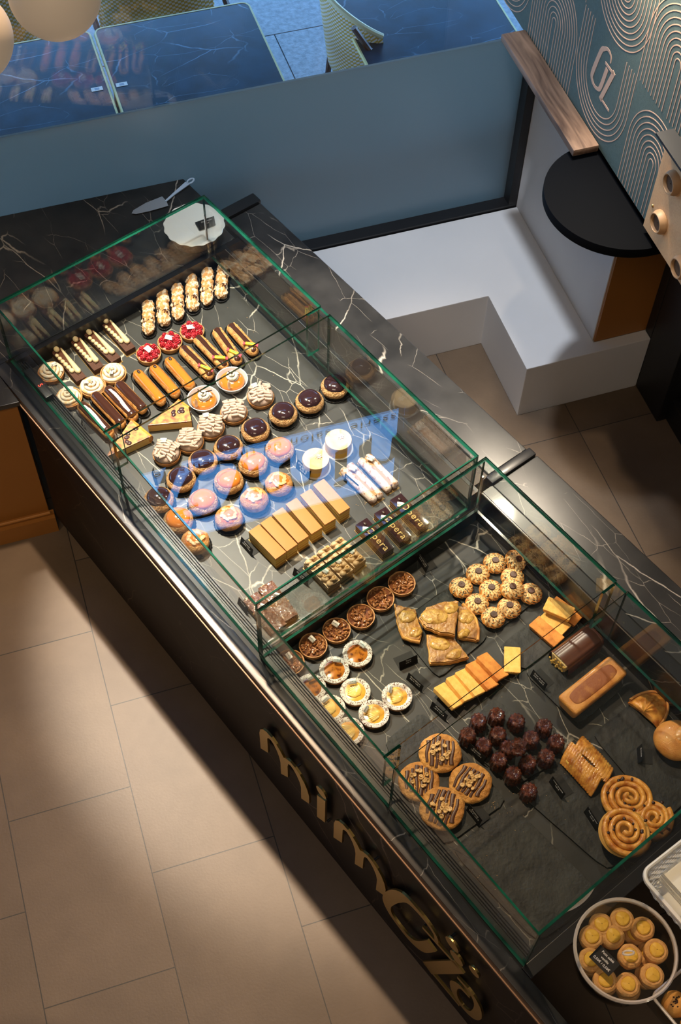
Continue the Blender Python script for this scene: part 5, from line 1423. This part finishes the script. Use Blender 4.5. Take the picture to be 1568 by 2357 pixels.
# financiers
G = 'financiers'
fy, fd = make_financier(FINAN), make_financier(FINAND)
FN = [((1008, 1583), (1052, 1628), 0, 'first and lowest in the leaning row', 0), ((1037, 1562), (1078, 1612), 0, 'second in the leaning row', 1), ((1057, 1549), (1102, 1600), 0, 'third in the leaning row, before the brown ones', 2),
      ((1081, 1531), (1132, 1585), 1, 'brown one in the leaning row, nearer the yellow ones', 3), ((1106, 1513), (1155, 1563), 1, 'brown one at the upper end of the leaning row', 4)]
for i, (p, q, br, l, k) in enumerate(FN):
    c, a, L = axis(p, q, Z2 + 0.022)
    o = place(fd if br else fy, zof(c, Z2 + 0.0125), a, ('browned' if br else 'yellow') + ' financier cake, ' + l, 'cake', G, ((L + 0.006) / 0.08, 1.12, 1))
    o.rotation_euler = (radians(-24), 0, a)
c, a, L = axis((1180, 1484), (1180, 1552), ZS2 + 0.018)
place(fy, zof(c, ZS2), a, 'single yellow financier lying flat on its own, set upright to the view', 'cake', G, (1.06, 1.12, 1))
for (p, q, z, br, l) in [((1233, 1430), (1285, 1475), ZS2 + 0.002, 1, 'browned financier at the lower left of the back pile'), ((1252, 1409), (1306, 1452), ZS2 + 0.002, 0, 'yellow financier in the middle of the back pile'),
                         ((1275, 1386), (1330, 1425), ZS2 + 0.002, 1, 'financier at the bottom right of the back pile, mostly covered'), ((1255, 1386), (1320, 1414), ZS2 + 0.030, 0, 'yellow financier lying across the top of the back pile')]:
    c, a, L = axis(p, q, z + 0.018)
    place(fd if br else fy, zof(c, z), a, l, 'cake', G)
# loaf cakes
def loaf(p, q, z0, w, h, choc, label):
    c, a, L = axis(p, q, z0 + h * 0.8); r = empty('loaf_cake', zof(c, z0), a)
    mb = MB(); mb.prism([(-L / 2, -w / 2), (L / 2, -w / 2), (L / 2, w / 2), (-L / 2, w / 2)], 0, h)
    for i in range(4): v = mb.v[i]; mb.v[i] = Vector((v.x * 0.93, v.y * 0.80, v.z))
    if choc:
        mb.v = [Vector((v.x, v.y * 0.86, v.z * 0.93)) for v in mb.v]
        mb.build('sponge', mat('loaf_crumb', (0.78, 0.58, 0.26), 0.8, bump=0.002, bscale=350), r, bevel=0.006, seg=4)
        g = MB(); n = 16
        def fn(i, j):
            ang = pi * (-0.06 + 1.12 * i); x = -L / 2 + 0.004 + (L - 0.001) * j
            rr = 1 + 0.018 * sin(i * 40) * (1 if 0.2 < i < 0.8 else 0)
            yy = math.copysign(abs(cos(ang)) ** 0.55, cos(ang)); zz = max(sin(ang), -1) if sin(ang) < 0 else sin(ang) ** 0.55
            e = 1.0 - 0.10 * max(0, (j - 0.9) / 0.1) ** 2
            return (x, (w / 2 + 0.003) * yy * rr * e, h * 0.06 + (h * 0.99) * zz * rr * e)
        g.grid(fn, 60, 14)
        g.build('chocolate_coating', MILKC, r, fix=True)
        e = MB(); e.blob((L / 2 - 0.001, 0, h * 0.5), (0.008, w / 2 + 0.001, h * 0.53), nu=24, nv=14, pw=0.6); e.build('coated_end', MILKC, r)
        e = MB()
        for i in range(26): e.blob((-L / 2 - 0.001, rnd.uniform(-w * .42, w * .42), rnd.uniform(0.004, h * 0.9)), (0.003, 0.004, 0.004), nu=7, nv=5, amp=0.001, seed=i)
        e.build('torn_crumb', YELL, r)
    else:
        mb.build('loaf_side', BRIO, r, bevel=0.019, seg=7)
        t = MB(); t.blob((0, 0, h * 0.985), (L * 0.40, w * 0.30, 0.0035), nu=48, nv=10, pw=0.5, amp=0.0); t.build('browned_top', mat('dark_bake', (0.30, 0.085, 0.016), 0.5, col2=(0.60, 0.25, 0.05), nscale=30, ramp=(0.50, 0.75), bump=0.0005, bscale=300), r)
    return tag(r, label, 'loaf cake', 'loaf cakes')
loaf((1286, 1522), (1370, 1458), ZS2, 0.074, 0.052, True, 'chocolate-coated loaf cake with a cut yellow end, on the slate')
loaf((1303, 1628), (1425, 1530), ZS2, 0.078, 0.056, False, 'whole golden-brown loaf cake in front of the chocolate one')
# caneles
G = 'dark fluted caneles'
ck = [make_canele(0), make_canele(5)]
CP = [((1102, 1660), 'second in the upper left row'), ((1144, 1647), 'top row, second column'), ((1190, 1660), 'top row, third column'), ((1253, 1672), 'upper right, apart from the pile'), ((1077, 1692), 'leftmost, by its price card'),
      ((1147, 1690), 'second row, under the top middle one'), ((1223, 1700), 'right of the one lying on top'), ((1281, 1708), 'rightmost, touching the braided pastry'), ((1114, 1716), 'third row, left'), ((1170, 1722), 'buried behind the one on top'),
      ((1149, 1750), 'fourth row, left'), ((1216, 1756), 'fourth row, middle'), ((1258, 1742), 'fourth row, right'), ((1182, 1782), 'fifth row, just above the lone one'), ((1218, 1821), 'lone one standing lowest, off the slate')]
for i, (p, l) in enumerate(CP):
    zb = Z2 if i == 14 else ZS2
    o = place(ck[i % 2], zof(at(p[0], p[1], zb + 0.032), zb), i * 0.4, 'dark glossy canele, ' + l, 'cake', G, 0.93)
o = place(ck[0], zof(at(1196, 1712, ZS2 + 0.062), ZS2 + 0.047), 0.3, 'redder canele lying on top of the pile', 'cake', G, 0.93); o.rotation_euler = (0.5, -0.4, 0.3)
# cookies
G = 'hazelnut cookies'
for i, (p, z, l) in enumerate([((1014, 1731), 0.014, 'topmost of the four, crossed by the glass joint'), ((965, 1797), 0.0, 'leftmost, partly behind the front glass'), ((1084, 1800), 0.010, 'rightmost, above its price card'), ((1019, 1858), 0.016, 'lowest of the four')]):
    o = place(make_cookie(i + 2), zof(at(p[0], p[1], ZS2 + z + 0.012), ZS2 + z), i * 0.5, 'large cookie with chocolate drizzle and hazelnuts, ' + l, 'cookie', G, (1.02, 1.0, 1) if i != 3 else (1.06, 1.06, 1))
    if z: o.rotation_euler = (radians(5 if i != 1 else 0), radians(-6 if i != 1 else 0), i * 0.0)
# turnover
def turnover():
    a, b = at(1452, 1620, ZS2 + 0.01), at(1508, 1670, ZS2 + 0.01); c = (a + b) / 2; d = b - a; R = d.length / 2 * 1.14
    r = empty('apple_turnover', zof(c, ZS2), atan2(d.y, d.x))
    mb = MB()
    def top(i, j):
        an = pi * i; q = j
        x = R * 1.05 * q * cos(an); y = 1.72 * R * q * sin(an)
        z = 0.004 + 0.034 * (1 - q ** 2.4) ** 0.7 * (0.35 + 0.65 * sin(an) ** 0.5) + 0.0028 * sin(34 * i) * (0.3 + q) * (1 if q < 0.86 else 0.2)
        return (x, y, z)
    mb.grid(top, 120, 16); mb.grid(lambda i, j: (R * 1.05 * j * cos(pi * i), 1.72 * R * j * sin(pi * i), 0.0), 120, 2)
    mb.grid(lambda i, j: (R * 1.05 * cos(pi * i), 1.72 * R * sin(pi * i), 0.004 * j), 120, 1)
    mb.build('ribbed_top', LAMIN, r)
    e = MB()
    for k, (s, z) in enumerate(((1.0, 0.004), (1.02, 0.009), (0.99, 0.013))):
        e.tube([(R * 1.06 * s * cos(pi * (0.03 + 0.94 * i / 30)), 1.74 * R * s * sin(pi * (0.03 + 0.94 * i / 30)), z) for i in range(31)], 0.0032, 8)
    e.build('layered_edge', GOLDEN, r)
    tag(r, 'ribbed half-moon apple turnover above the brioche', 'pastry')
turnover()
c = at(1556, 1706, ZS2 + 0.025)
r = empty('brioche', zof(c, ZS2))
MB().blob((0, 0, 0.030), (0.064, 0.060, 0.034), nu=44, nv=22, amp=0.002, ns=20, flat=-0.029).build('bun', BRIO, r)
MB().blob((0.012, 0.006, 0.052), (0.032, 0.024, 0.018), nu=30, nv=14, amp=0.002, ns=40, rz=0.5).build('top_knot', mat('pale_brioche', (0.72, 0.40, 0.12), 0.3, col2=(0.52, 0.20, 0.05), nscale=40, coat=0.3), r)
tag(r, 'smooth round golden brioche cut off by the right edge', 'bun')
# braided pastry
def braid():
    a, b = at(1316, 1713, ZS2 + 0.03), at(1393, 1797, ZS2 + 0.03); c = (a + b) / 2; d = b - a; L = 0.128; W = 0.102
    r = empty('braided_chocolate_pastry', zof(c, ZS2), atan2(d.y, d.x))
    MB().blob((0, 0, 0.014), (L / 2 * 0.90, W / 2 * 0.93, 0.014), nu=40, nv=12, pw=0.42, flat=-0.0135).build('custard_filling', mat('yellow_filling', (0.74, 0.52, 0.10), 0.5), r)
    for s in (-1, 1):
        for i in range(15):
            x0 = -L / 2 + 0.006 + i * (L - 0.012) / 14; pts = []
            gap = 0.0050 * max(0.0, 1 - (x0 / 0.036) ** 2) if abs(x0) < 0.034 else -0.004
            for j in range(10):
                t = j / 9; y = s * (gap + t * (W / 2 + 0.001 - gap))
                pts.append((x0 + s * 0.022 * (0.5 - t), y, 0.037 - 0.028 * t ** 2.4 - 0.006 * (abs(x0) / (L / 2)) ** 3))
            mb = MB(); mb.tube(pts, [0.0052, 0.0066, 0.0072, 0.0074, 0.0074, 0.0074, 0.0072, 0.007, 0.0064, 0.005], 8, sq=0.8); mb.build('pastry_strip', LAMIN, r)
    mb = MB()
    for i in range(70): mb.blob((rnd.uniform(-0.032, 0.034), rnd.uniform(-0.0055, 0.0055), 0.030 + rnd.uniform(0, .003)), (0.0026, 0.002, 0.0018), nu=6, nv=4)
    mb.build('chocolate_filling', RAISIN, r)
    mb = MB()
    for i in range(60): mb.blob((rnd.uniform(-0.045, 0.045), rnd.choice((-1, 1)) * (W / 2 + rnd.uniform(-0.001, .002)), rnd.uniform(0.003, 0.010)), (0.003, 0.0024, 0.002), nu=6, nv=4)
    mb.build('seed_edge', RAISIN, r)
    tag(r, 'golden braided pastry with a dark chocolate slit, right of the caneles', 'pastry')
braid()
def raisin_swirl(px, py, z, R, label, seed, sc=1.0):
    r = empty('raisin_swirl_pastry', zof(at(px, py, z + 0.02), z)); rr = random.Random(seed)
    mb = MB(); mb.lathe([(R * 0.93, 0), (R * 0.97, 0.006), (R * 0.9, 0.014), (0.001, 0.014)], 40, cap=False); mb.build('dough_base', mat('inner_custard', (0.62, 0.34, 0.08), 0.4), r)
    turns = 3.3; n = 150; pts = []; rs = []
    for i in range(n):
        t = i / (n - 1); a = seed + t * turns * 2 * pi; q = 0.008 + (R * 0.90 - 0.008) * t
        q *= 1 + 0.05 * sin(2 * a + seed)
        pts.append((q * cos(a), q * sin(a), 0.019 + 0.010 * (1 - t) + 0.0012 * sin(a * 3))); rs.append(0.0066 + 0.0026 * t)
    mb = MB(); mb.tube(pts, rs, 12, sq=1.25); mb.build('dough_spiral', LAMIN, r)
    for i in range(11):
        t = rr.uniform(0.05, 0.95); a = seed + t * turns * 2 * pi; q = 0.008 + (R * 0.90 - 0.008) * t + 0.0115
        if q > R * 0.92: q -= 0.02
        mb = MB(); mb.blob((q * cos(a), q * sin(a), 0.0275 + 0.004 * (1 - t)), (0.0055, 0.0042, 0.0036), nu=12, nv=8, amp=0.001, ns=200, rz=a); mb.build('raisin', RAISIN, r)
    return tag(r, label, 'pastry', 'raisin swirl pastries')
raisin_swirl(1447, 1837, ZS2 + 0.002, 0.074, 'raisin swirl pastry half covered by the nearest one', 2)
raisin_swirl(1503, 1885, ZS2, 0.060, 'raisin swirl pastry mostly hidden under the other two', 5)
o = raisin_swirl(1440, 1913, ZS2 + 0.040, 0.072, 'raisin swirl pastry lying on top, nearest the end glass', 4); 
bpy.context.view_layer.update()

# --- price cards
def card(px, py, lines, label, z=Z2, rz=0.0, w=0.060, h=0.034, size=0.0085):
    o = price_card(lines, w, h, size=size)
    p = at(px, py, z + h * 0.5); o.location = zof(p, z); o.rotation_euler = (0, 0, CA + rz)
    return tag(o, label, 'price card', 'black price cards')
card(565, 1260, [('Caramel', 1), ('3,90 \u20ac / 4,20 \u20ac', .75)], 'black price card at the front of the caramel layer slices', ZD1)
card(690, 1330, [('Chocolat', 1.1), ('4,40 \u20ac', 1)], 'black card with white handwriting behind the chocolate nut bars', ZD1, 0.15)
card(696, 1082, [('chocoisitt', 1.2), ('4,40 \u20ac', 1.3), ('4,90 \u20ac', 1)], 'handwritten black card beside the round mousse cakes', ZD1, 0.1, 0.062, 0.040, 0.0105)
card(806, 1113, [('Finger amande', .95), ('4,20 \u20ac / 4,60 \u20ac', .75)], 'price card along the almond finger cakes', ZD1, 0.08)
card(356, 858, [('Framboise', 1)], 'price card between the raspberry tarts and coffee eclairs', ZD1, -0.3, 0.045, 0.03)
card(190, 984, [('Eclair', 1)], 'price card at the front glass, under the glare-banded eclair', ZD1, -0.25, 0.05, 0.03)
card(352, 1096, [('Choux', 1)], 'price card left of the chocolate choux buns', ZD1, -0.35, 0.045, 0.034)
card(556, 1396, [('Rocher', 1)], 'price card between the front glass and the chocolate nut bars', ZD1, -0.05, 0.048, 0.034)
card(970, 1295, [('Tarte aux noix', .9), ('3,20 \u20ac / 3,50 \u20ac', .75)], 'price card behind the walnut tart at the end of its row', Z2, -0.2)
card(942, 1527, [('Tatin', 1), ('3,50 \u20ac', .8)], 'price card at the corner of the apple tart slate', Z2, 1.35)
card(953, 1573, [('Bourdaloue', 1), ('3,50 \u20ac / 3,80 \u20ac', .75)], 'price card between the rightmost pear tart and the leaning financiers', Z2, 0.1)
card(1008, 1640, [('Financier', 1), ('1,80 \u20ac / 2,00 \u20ac', .75)], 'price card under the first leaning financier', Z2, 0.1)
card(1238, 1567, [('Cake du jour', .95), ('3,50 \u20ac / 3,80 \u20ac', .8)], 'price card reading cake du jour beside the loaf cakes', ZS2, 0.0)
card(1094, 1736, [('Cannel\u00e9', 1), ('1,50 \u20ac / 1,70 \u20ac', .75)], 'price card between the caneles and the hazelnut cookies', ZS2, 0.12)
card(1089, 1878, [('Cookies', 1), ('3,20 \u20ac / 3,50 \u20ac', .75)], 'price card below the rightmost hazelnut cookie', ZS2, -0.05, 0.056)
card(1280, 1815, [('Suisse chocolat', .85), ('2,80 \u20ac', .75)], 'price card under the braided pastry', ZS2, -0.15)
card(1360, 1886, [('Pain aux raisins', .8), ('2,50 \u20ac', .75)], 'price card left of the raisin swirl pastries', ZS2, -0.2)
card(1470, 1734, [('Brioche', 1)], 'price card turned edge-on beside the brioche', ZS2, -0.75, 0.046)
cr = MB()
for (x0, y0, sx, sy, n, z) in ((1000, 1500, 300, 220, 60, Z2), (1200, 1850, 120, 90, 20, ZS2), (1140, 1855, 18, 10, 16, Z2), (500, 800, 200, 150, 24, ZD1), (845, 1155, 25, 12, 22, ZD1), (1100, 2000, 140, 90, 16, ZS2)):
    for i in range(n):
        p = at(x0 + rnd.gauss(0, sx / 2), y0 + rnd.gauss(0, sy / 2), z); s = rnd.uniform(0.0006, 0.0014)
        q = to_c(p)
        if not (0.98 < q[1] < 1.77): continue
        if z < ZD1 and not (-1.45 < q[0] < -0.4): continue
        if z == ZD1 and not (-2.75 < q[0] < -1.52): continue
        cr.blob((p.x, p.y, z + s * 0.5 + (TH if z == Z2 else 0.0)), (s, s * 0.8, s * 0.6), nu=5, nv=4)
o = cr.build('crumbs', NUTC, smooth=False); tag(o, 'golden pastry crumbs scattered over the slate and marble decks', 'crumbs', kind='stuff')

# --- on the worktops: plate, server, tub, basket
c = at(447, 517, 0.795); zb = ZT
r = empty('cake_stand', (c.x, c.y, ZT))
LOG = mat('log_wood', (0.16, 0.10, 0.07), 0.8, col2=(0.07, 0.045, 0.035), nscale=26, bump=0.002, bscale=60)
MB().lathe([(0.060, 0), (0.078, 0.006), (0.085, 0.03), (0.078, 0.055), (0.001, 0.058)], 40, rad=lambda q, z, a: q * (1 + 0.06 * sin(2 * a) + 0.03 * noise.noise(Vector((cos(a) * 3, sin(a) * 3, z * 30)))), cap=False).build('log_base', LOG, r)
def wav(q, z, a): return q * (1 + 0.018 * cos(16 * a)) if q > 0.06 else q
MB().lathe([(0.02, 0.0585), (0.085, 0.060), (0.104, 0.064), (0.1055, 0.0655), (0.103, 0.067), (0.085, 0.0625), (0.001, 0.0615)], 128, rad=wav, cap=False).build('scalloped_plate', mat('glazed_white', (0.78, 0.78, 0.74), 0.2, coat=0.4), r)
tag(r, 'scalloped white plate on a rough wooden base behind the glass corner', 'cake stand')
o = price_card([('Chouquettes', .9), ('2,00 \u20ac', .8)], 0.060, 0.036); o.location = (at(478, 523, 0.80).x, at(478, 523, 0.80).y, 0.7975); o.rotation_euler = (0, 0, RA + 0.15)
tag(o, 'black price card standing on the scalloped white plate', 'price card', 'black price cards')
a, b = at(303, 490, 0.737), at(381, 463, 0.737); e = at(444, 409, 0.742)
r = empty('cake_server', (a.x, a.y, ZT + 0.004), atan2(b.y - a.y, b.x - a.x)); L = (b - a).length
P = [(0.0, 0.0), (0.012, 0.012), (L * 0.5, 0.026), (L, 0.030), (L + 0.004, -0.0), (L, -0.024), (L * 0.5, -0.019), (0.012, -0.010)]
MB().prism(P, 0, 0.0012).build('blade', STEEL, r, smooth=False)
dv = Vector((e.x - a.x, e.y - a.y, 0)); an = -atan2(b.y - a.y, b.x - a.x); ex = (dv.x * cos(an) - dv.y * sin(an), dv.x * sin(an) + dv.y * cos(an))
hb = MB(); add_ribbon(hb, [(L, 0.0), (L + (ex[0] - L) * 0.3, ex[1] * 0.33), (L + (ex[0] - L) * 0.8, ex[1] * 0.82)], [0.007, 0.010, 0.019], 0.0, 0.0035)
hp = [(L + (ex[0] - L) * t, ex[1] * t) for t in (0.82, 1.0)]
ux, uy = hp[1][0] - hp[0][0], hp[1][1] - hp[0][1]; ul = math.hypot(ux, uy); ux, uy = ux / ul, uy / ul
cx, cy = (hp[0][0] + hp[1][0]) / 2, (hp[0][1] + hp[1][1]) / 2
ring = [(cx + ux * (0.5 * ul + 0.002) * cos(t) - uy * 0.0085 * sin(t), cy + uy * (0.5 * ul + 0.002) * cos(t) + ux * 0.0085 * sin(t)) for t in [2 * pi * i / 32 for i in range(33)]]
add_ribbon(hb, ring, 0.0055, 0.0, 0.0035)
hb.build('handle', mat('sky_tinted_steel', (0.42, 0.55, 0.72), 0.3, 0.2), r, smooth=False)
tag(r, 'steel cake server lying on the far marble worktop', 'cake server')

c = at(1436, 2182, 0.835) + C2W(0.006, 0); r = empty('biscuit_tub', (c.x, c.y, ZT)); RB = 0.122
MB().lathe([(0.001, 0.001), (RB * 0.86, 0.001), (RB * 0.885, 0.004), (RB * 0.985, 0.100), (RB * 0.965, 0.100), (RB * 0.865, 0.006), (0.001, 0.0035)], 72, cap=False).build('tub_wall', CLEARP, r)
RIMP = mat('clear_rim', (0.62, 0.55, 0.48), 0.12, alpha=0.55, coat=0.5)
MB().lathe([(RB * 0.985, 0.098), (RB * 1.02, 0.100), (RB * 1.02, 0.105), (RB * 0.96, 0.106), (RB * 0.955, 0.101)], 72, cap=False).build('tub_rim', RIMP, r)
tag(r, 'round clear plastic tub of vanilla sables at the near end of the counter', 'tub')
TUBC = (c.x, c.y)
G = 'sable biscuits in the tub'
sb = [make_sable(0), make_sable(3)]
SB = [((1373, 2114), 'upper left'), ((1432, 2094), 'topmost'), ((1489, 2126), 'upper right'), ((1350, 2150), 'left side, above the black card'), ((1411, 2155), 'near the lid ring, behind it'),
      ((1511, 2188), 'right side, against the wall'), ((1451, 2200), 'under the lid ring'), ((1345, 2212), 'left side, beside the black card'), ((1503, 2246), 'lower right'), ((1389, 2264), 'lower left'), ((1446, 2266), 'lowest, at the bottom rim')]
for i, (p, l) in enumerate(SB):
    z = ZT + 0.048
    q = at(p[0], p[1], z + 0.030); v = Vector((q.x - TUBC[0], q.y - TUBC[1], 0))
    if v.length > RB * 0.94 - 0.033: v = v.normalized() * (RB * 0.94 - 0.033)
    place(sb[i % 2], (TUBC[0] + v.x, TUBC[1] + v.y, z), i * 0.9, 'vanilla sable in the clear tub, upper layer, ' + l, 'biscuit', G)
for i in range(8):
    a_ = i * 2 * pi / 8 + 0.2; q = RB * 0.86 - 0.032
    place(sb[i % 2], (TUBC[0] + q * cos(a_), TUBC[1] + q * sin(a_), ZT + 0.0045), a_, 'vanilla sable in the bottom layer of the tub, ' + ['at the right', 'at the upper right', 'at the top', 'at the upper left', 'at the left', 'at the lower left', 'at the bottom', 'at the lower right'][i], 'biscuit', 'lower layer sables', (1, 1, 0.98))
r = empty('tub_lid', (TUBC[0], TUBC[1], ZT + 0.1065))
MB().lathe([(RB * 1.0, 0), (RB * 1.025, 0.002), (RB * 1.0, 0.006), (RB * 0.93, 0.0045), (0.001, 0.0045), (0.001, 0.002), (RB * 0.93, 0.002)], 72, cap=False).build('lid_disc', CLEARP, r)
MB().lathe([(RB * 1.0, 0.0005), (RB * 1.028, 0.002), (RB * 1.0, 0.0065), (RB * 0.965, 0.0055)], 72, cap=False).build('lid_rim', RIMP, r)
k = MB(); k.tube([(0.013 * cos(t), 0.0, 0.021 + 0.013 * sin(t)) for t in [2 * pi * i / 28 for i in range(28)]], 0.0028, 8, closed=True)
k = k.build('ring_handle', mat('clear_ring', (0.75, 0.68, 0.60), 0.08, alpha=0.6, coat=0.8), r); k.rotation_euler = (radians(35), 0, 0.2)
tag(r, 'clear lid with a small ring handle on the biscuit tub', 'lid')
o = empty('price_card', zof(at(1392, 2211, ZT + 0.113), ZT + 0.1125)); o.rotation_euler = (0, 0, CA + 0.07)
mb = MB(); mb.box(-0.031, -0.021, 0, 0.031, 0.021, 0.0009); u = mb.build('card_face', CARD, o, smooth=False)
for i, (s, k_) in enumerate((('Petit sabl\u00e9', 1), ('vanille', 1), ('0,50\u20ac / 0,50\u20ac', 1))):
    text(s, CHALK, u, (0, 0.0125 - 0.0115 * i, 0.0011), size=0.0088 * k_, thick=0.0001, name='writing')
tag(o, 'black card reading petit sable vanille lying on the tub lid', 'price card', 'black price cards')

# white basket of napkins
BW = mat('white_plastic', (0.80, 0.78, 0.73), 0.35)
pc = at(1474, 2012, 0.825); pr = at(1568, 1938, 0.825); pd = at(1568, 2122, 0.825)
e1 = (pr - pc).normalized(); ang = atan2(e1.y, e1.x) 
LX, LY = 0.24, 0.24
r = empty('napkin_basket', zof(pc + Vector((cos(ang), sin(ang), 0)) * (LX / 2) + Vector((sin(ang), -cos(ang), 0)) * (LY / 2), ZT), ang)
def rrect(hx, hy, rad, n=8):
    P = []
    for qx, qy, a0 in ((1, 1, 0), (-1, 1, pi / 2), (-1, -1, pi), (1, -1, 3 * pi / 2)):
        for i in range(n):
            a = a0 + pi / 2 * i / (n - 1); P.append((qx * (hx - rad) + rad * cos(a), qy * (hy - rad) + rad * sin(a)))
    return P
k = MB(); k.tube([(p[0], p[1], 0.092) for p in rrect(LX / 2, LY / 2, 0.03)], 0.0058, 8, closed=True, sq=1.5); k.build('basket_rim', BW, r)
k = MB(); k.prism(rrect(LX / 2 - 0.025, LY / 2 - 0.025, 0.025), 0.0008, 0.004); k.build('basket_floor', BW, r, smooth=False)
k = MB()
for lv in range(9):
    z = 0.008 + 0.0095 * lv; ins = 0.020 * (1 - lv / 9)
    P = rrect(LX / 2 - ins - 0.003, LY / 2 - ins - 0.003, 0.03, 10); pts = []
    m_ = len(P)
    for i in range(m_):
        a, b = P[i], P[(i + 1) % m_]; d_ = math.hypot(b[0] - a[0], b[1] - a[1]); s_ = max(1, int(d_ / 0.006))
        for j in range(s_):
            t = j / s_; pts.append((a[0] + (b[0] - a[0]) * t, a[1] + (b[1] - a[1]) * t))
    k.tube([(p[0], p[1], z + 0.0026 * (1 if (i // 2 + lv) % 2 else -1)) for i, p in enumerate(pts)], 0.0020, 5, closed=True)
k.build('woven_wall', mat('basket_weave', (0.62, 0.60, 0.57), 0.4), r)
tag(r, 'white woven plastic basket at the end of the glass case, holding napkins', 'basket')
bl = r.location.copy()
NAP = mat('napkin_paper', (0.86, 0.82, 0.72), 0.8)
for i, (dx, dy, w_, h_, z, a_, l) in enumerate([(0.02, 0.035, 0.150, 0.120, 0.028, 0.02, 'thick stack of white napkins filling the far side of the basket'), (-0.02, -0.062, 0.165, 0.055, 0.045, -0.10, 'folded white napkins leaning at the near side of the basket')]):
    k = MB()
    for j in range(12):
        e = rnd.uniform(-0.002, 0.002); k.box(-w_ / 2 + e, -h_ / 2 + e, j * 0.0042, w_ / 2 + e, h_ / 2 + e, j * 0.0042 + 0.0036)
    o = k.build('napkin_stack', NAP, smooth=False); o.location = (bl.x + dx * cos(ang) - dy * sin(ang), bl.y + dx * sin(ang) + dy * cos(ang), ZT + (0.006 if i == 0 else 0.006)); o.rotation_euler = (0, 0, ang + a_)
    if i: o.scale = (1, 1, 1.25)
    tag(o, l, 'napkins', 'napkins in the basket')
# square clear tub at the lower right corner
pc = at(1531, 2296, 0.80)
r = empty('square_tub', (pc.x + 0.075, pc.y - 0.012, ZT), radians(38)); hx = 0.075
w_ = MB()
for (x0, y0, x1, y1) in ((-hx, -hx, hx, -hx + 0.002), (-hx, hx - 0.002, hx, hx), (-hx, -hx, -hx + 0.002, hx), (hx - 0.002, -hx, hx, hx)): w_.box(x0, y0, 0.002, x1, y1, 0.075)
w_.box(-hx, -hx, 0.0005, hx, hx, 0.0025); w_.build('tub_wall', CLEARP, r, smooth=False)
k = MB(); k.tube([(p[0], p[1], 0.077) for p in rrect(hx + 0.002, hx + 0.002, 0.015)], 0.004, 8, closed=True); k.build('tub_rim', RIMP, r)
tag(r, 'square clear plastic tub cut off by the lower right corner', 'tub')
for i, (dx, dy) in enumerate(((-0.030, 0.032), (-0.032, -0.032), (0.034, 0.03))):
    o = empty('chocolate_chip_bun', (r.location.x + dx * cos(radians(38)) - dy * sin(radians(38)), r.location.y + dx * sin(radians(38)) + dy * cos(radians(38)), ZT + 0.003))
    MB().blob((0, 0, 0.026), (0.031, 0.031, 0.028), nu=28, nv=16, amp=0.003, ns=50, flat=-0.0255, seed=i).build('bun', GOLDEN, o)
    k = MB()
    for j in range(16):
        a_ = rnd.uniform(0, 2 * pi); q = rnd.uniform(0.0, 0.02); k.blob((q * cos(a_), q * sin(a_), 0.054 - 14 * q * q), (0.0028, 0.0022, 0.002), nu=6, nv=4)
    k.build('chocolate_chips', RAISIN, o)
    tag(o, 'speckled brown bun in the square tub, ' + ['uppermost', 'lower left', 'right'][i], 'bun', 'buns in the square tub')
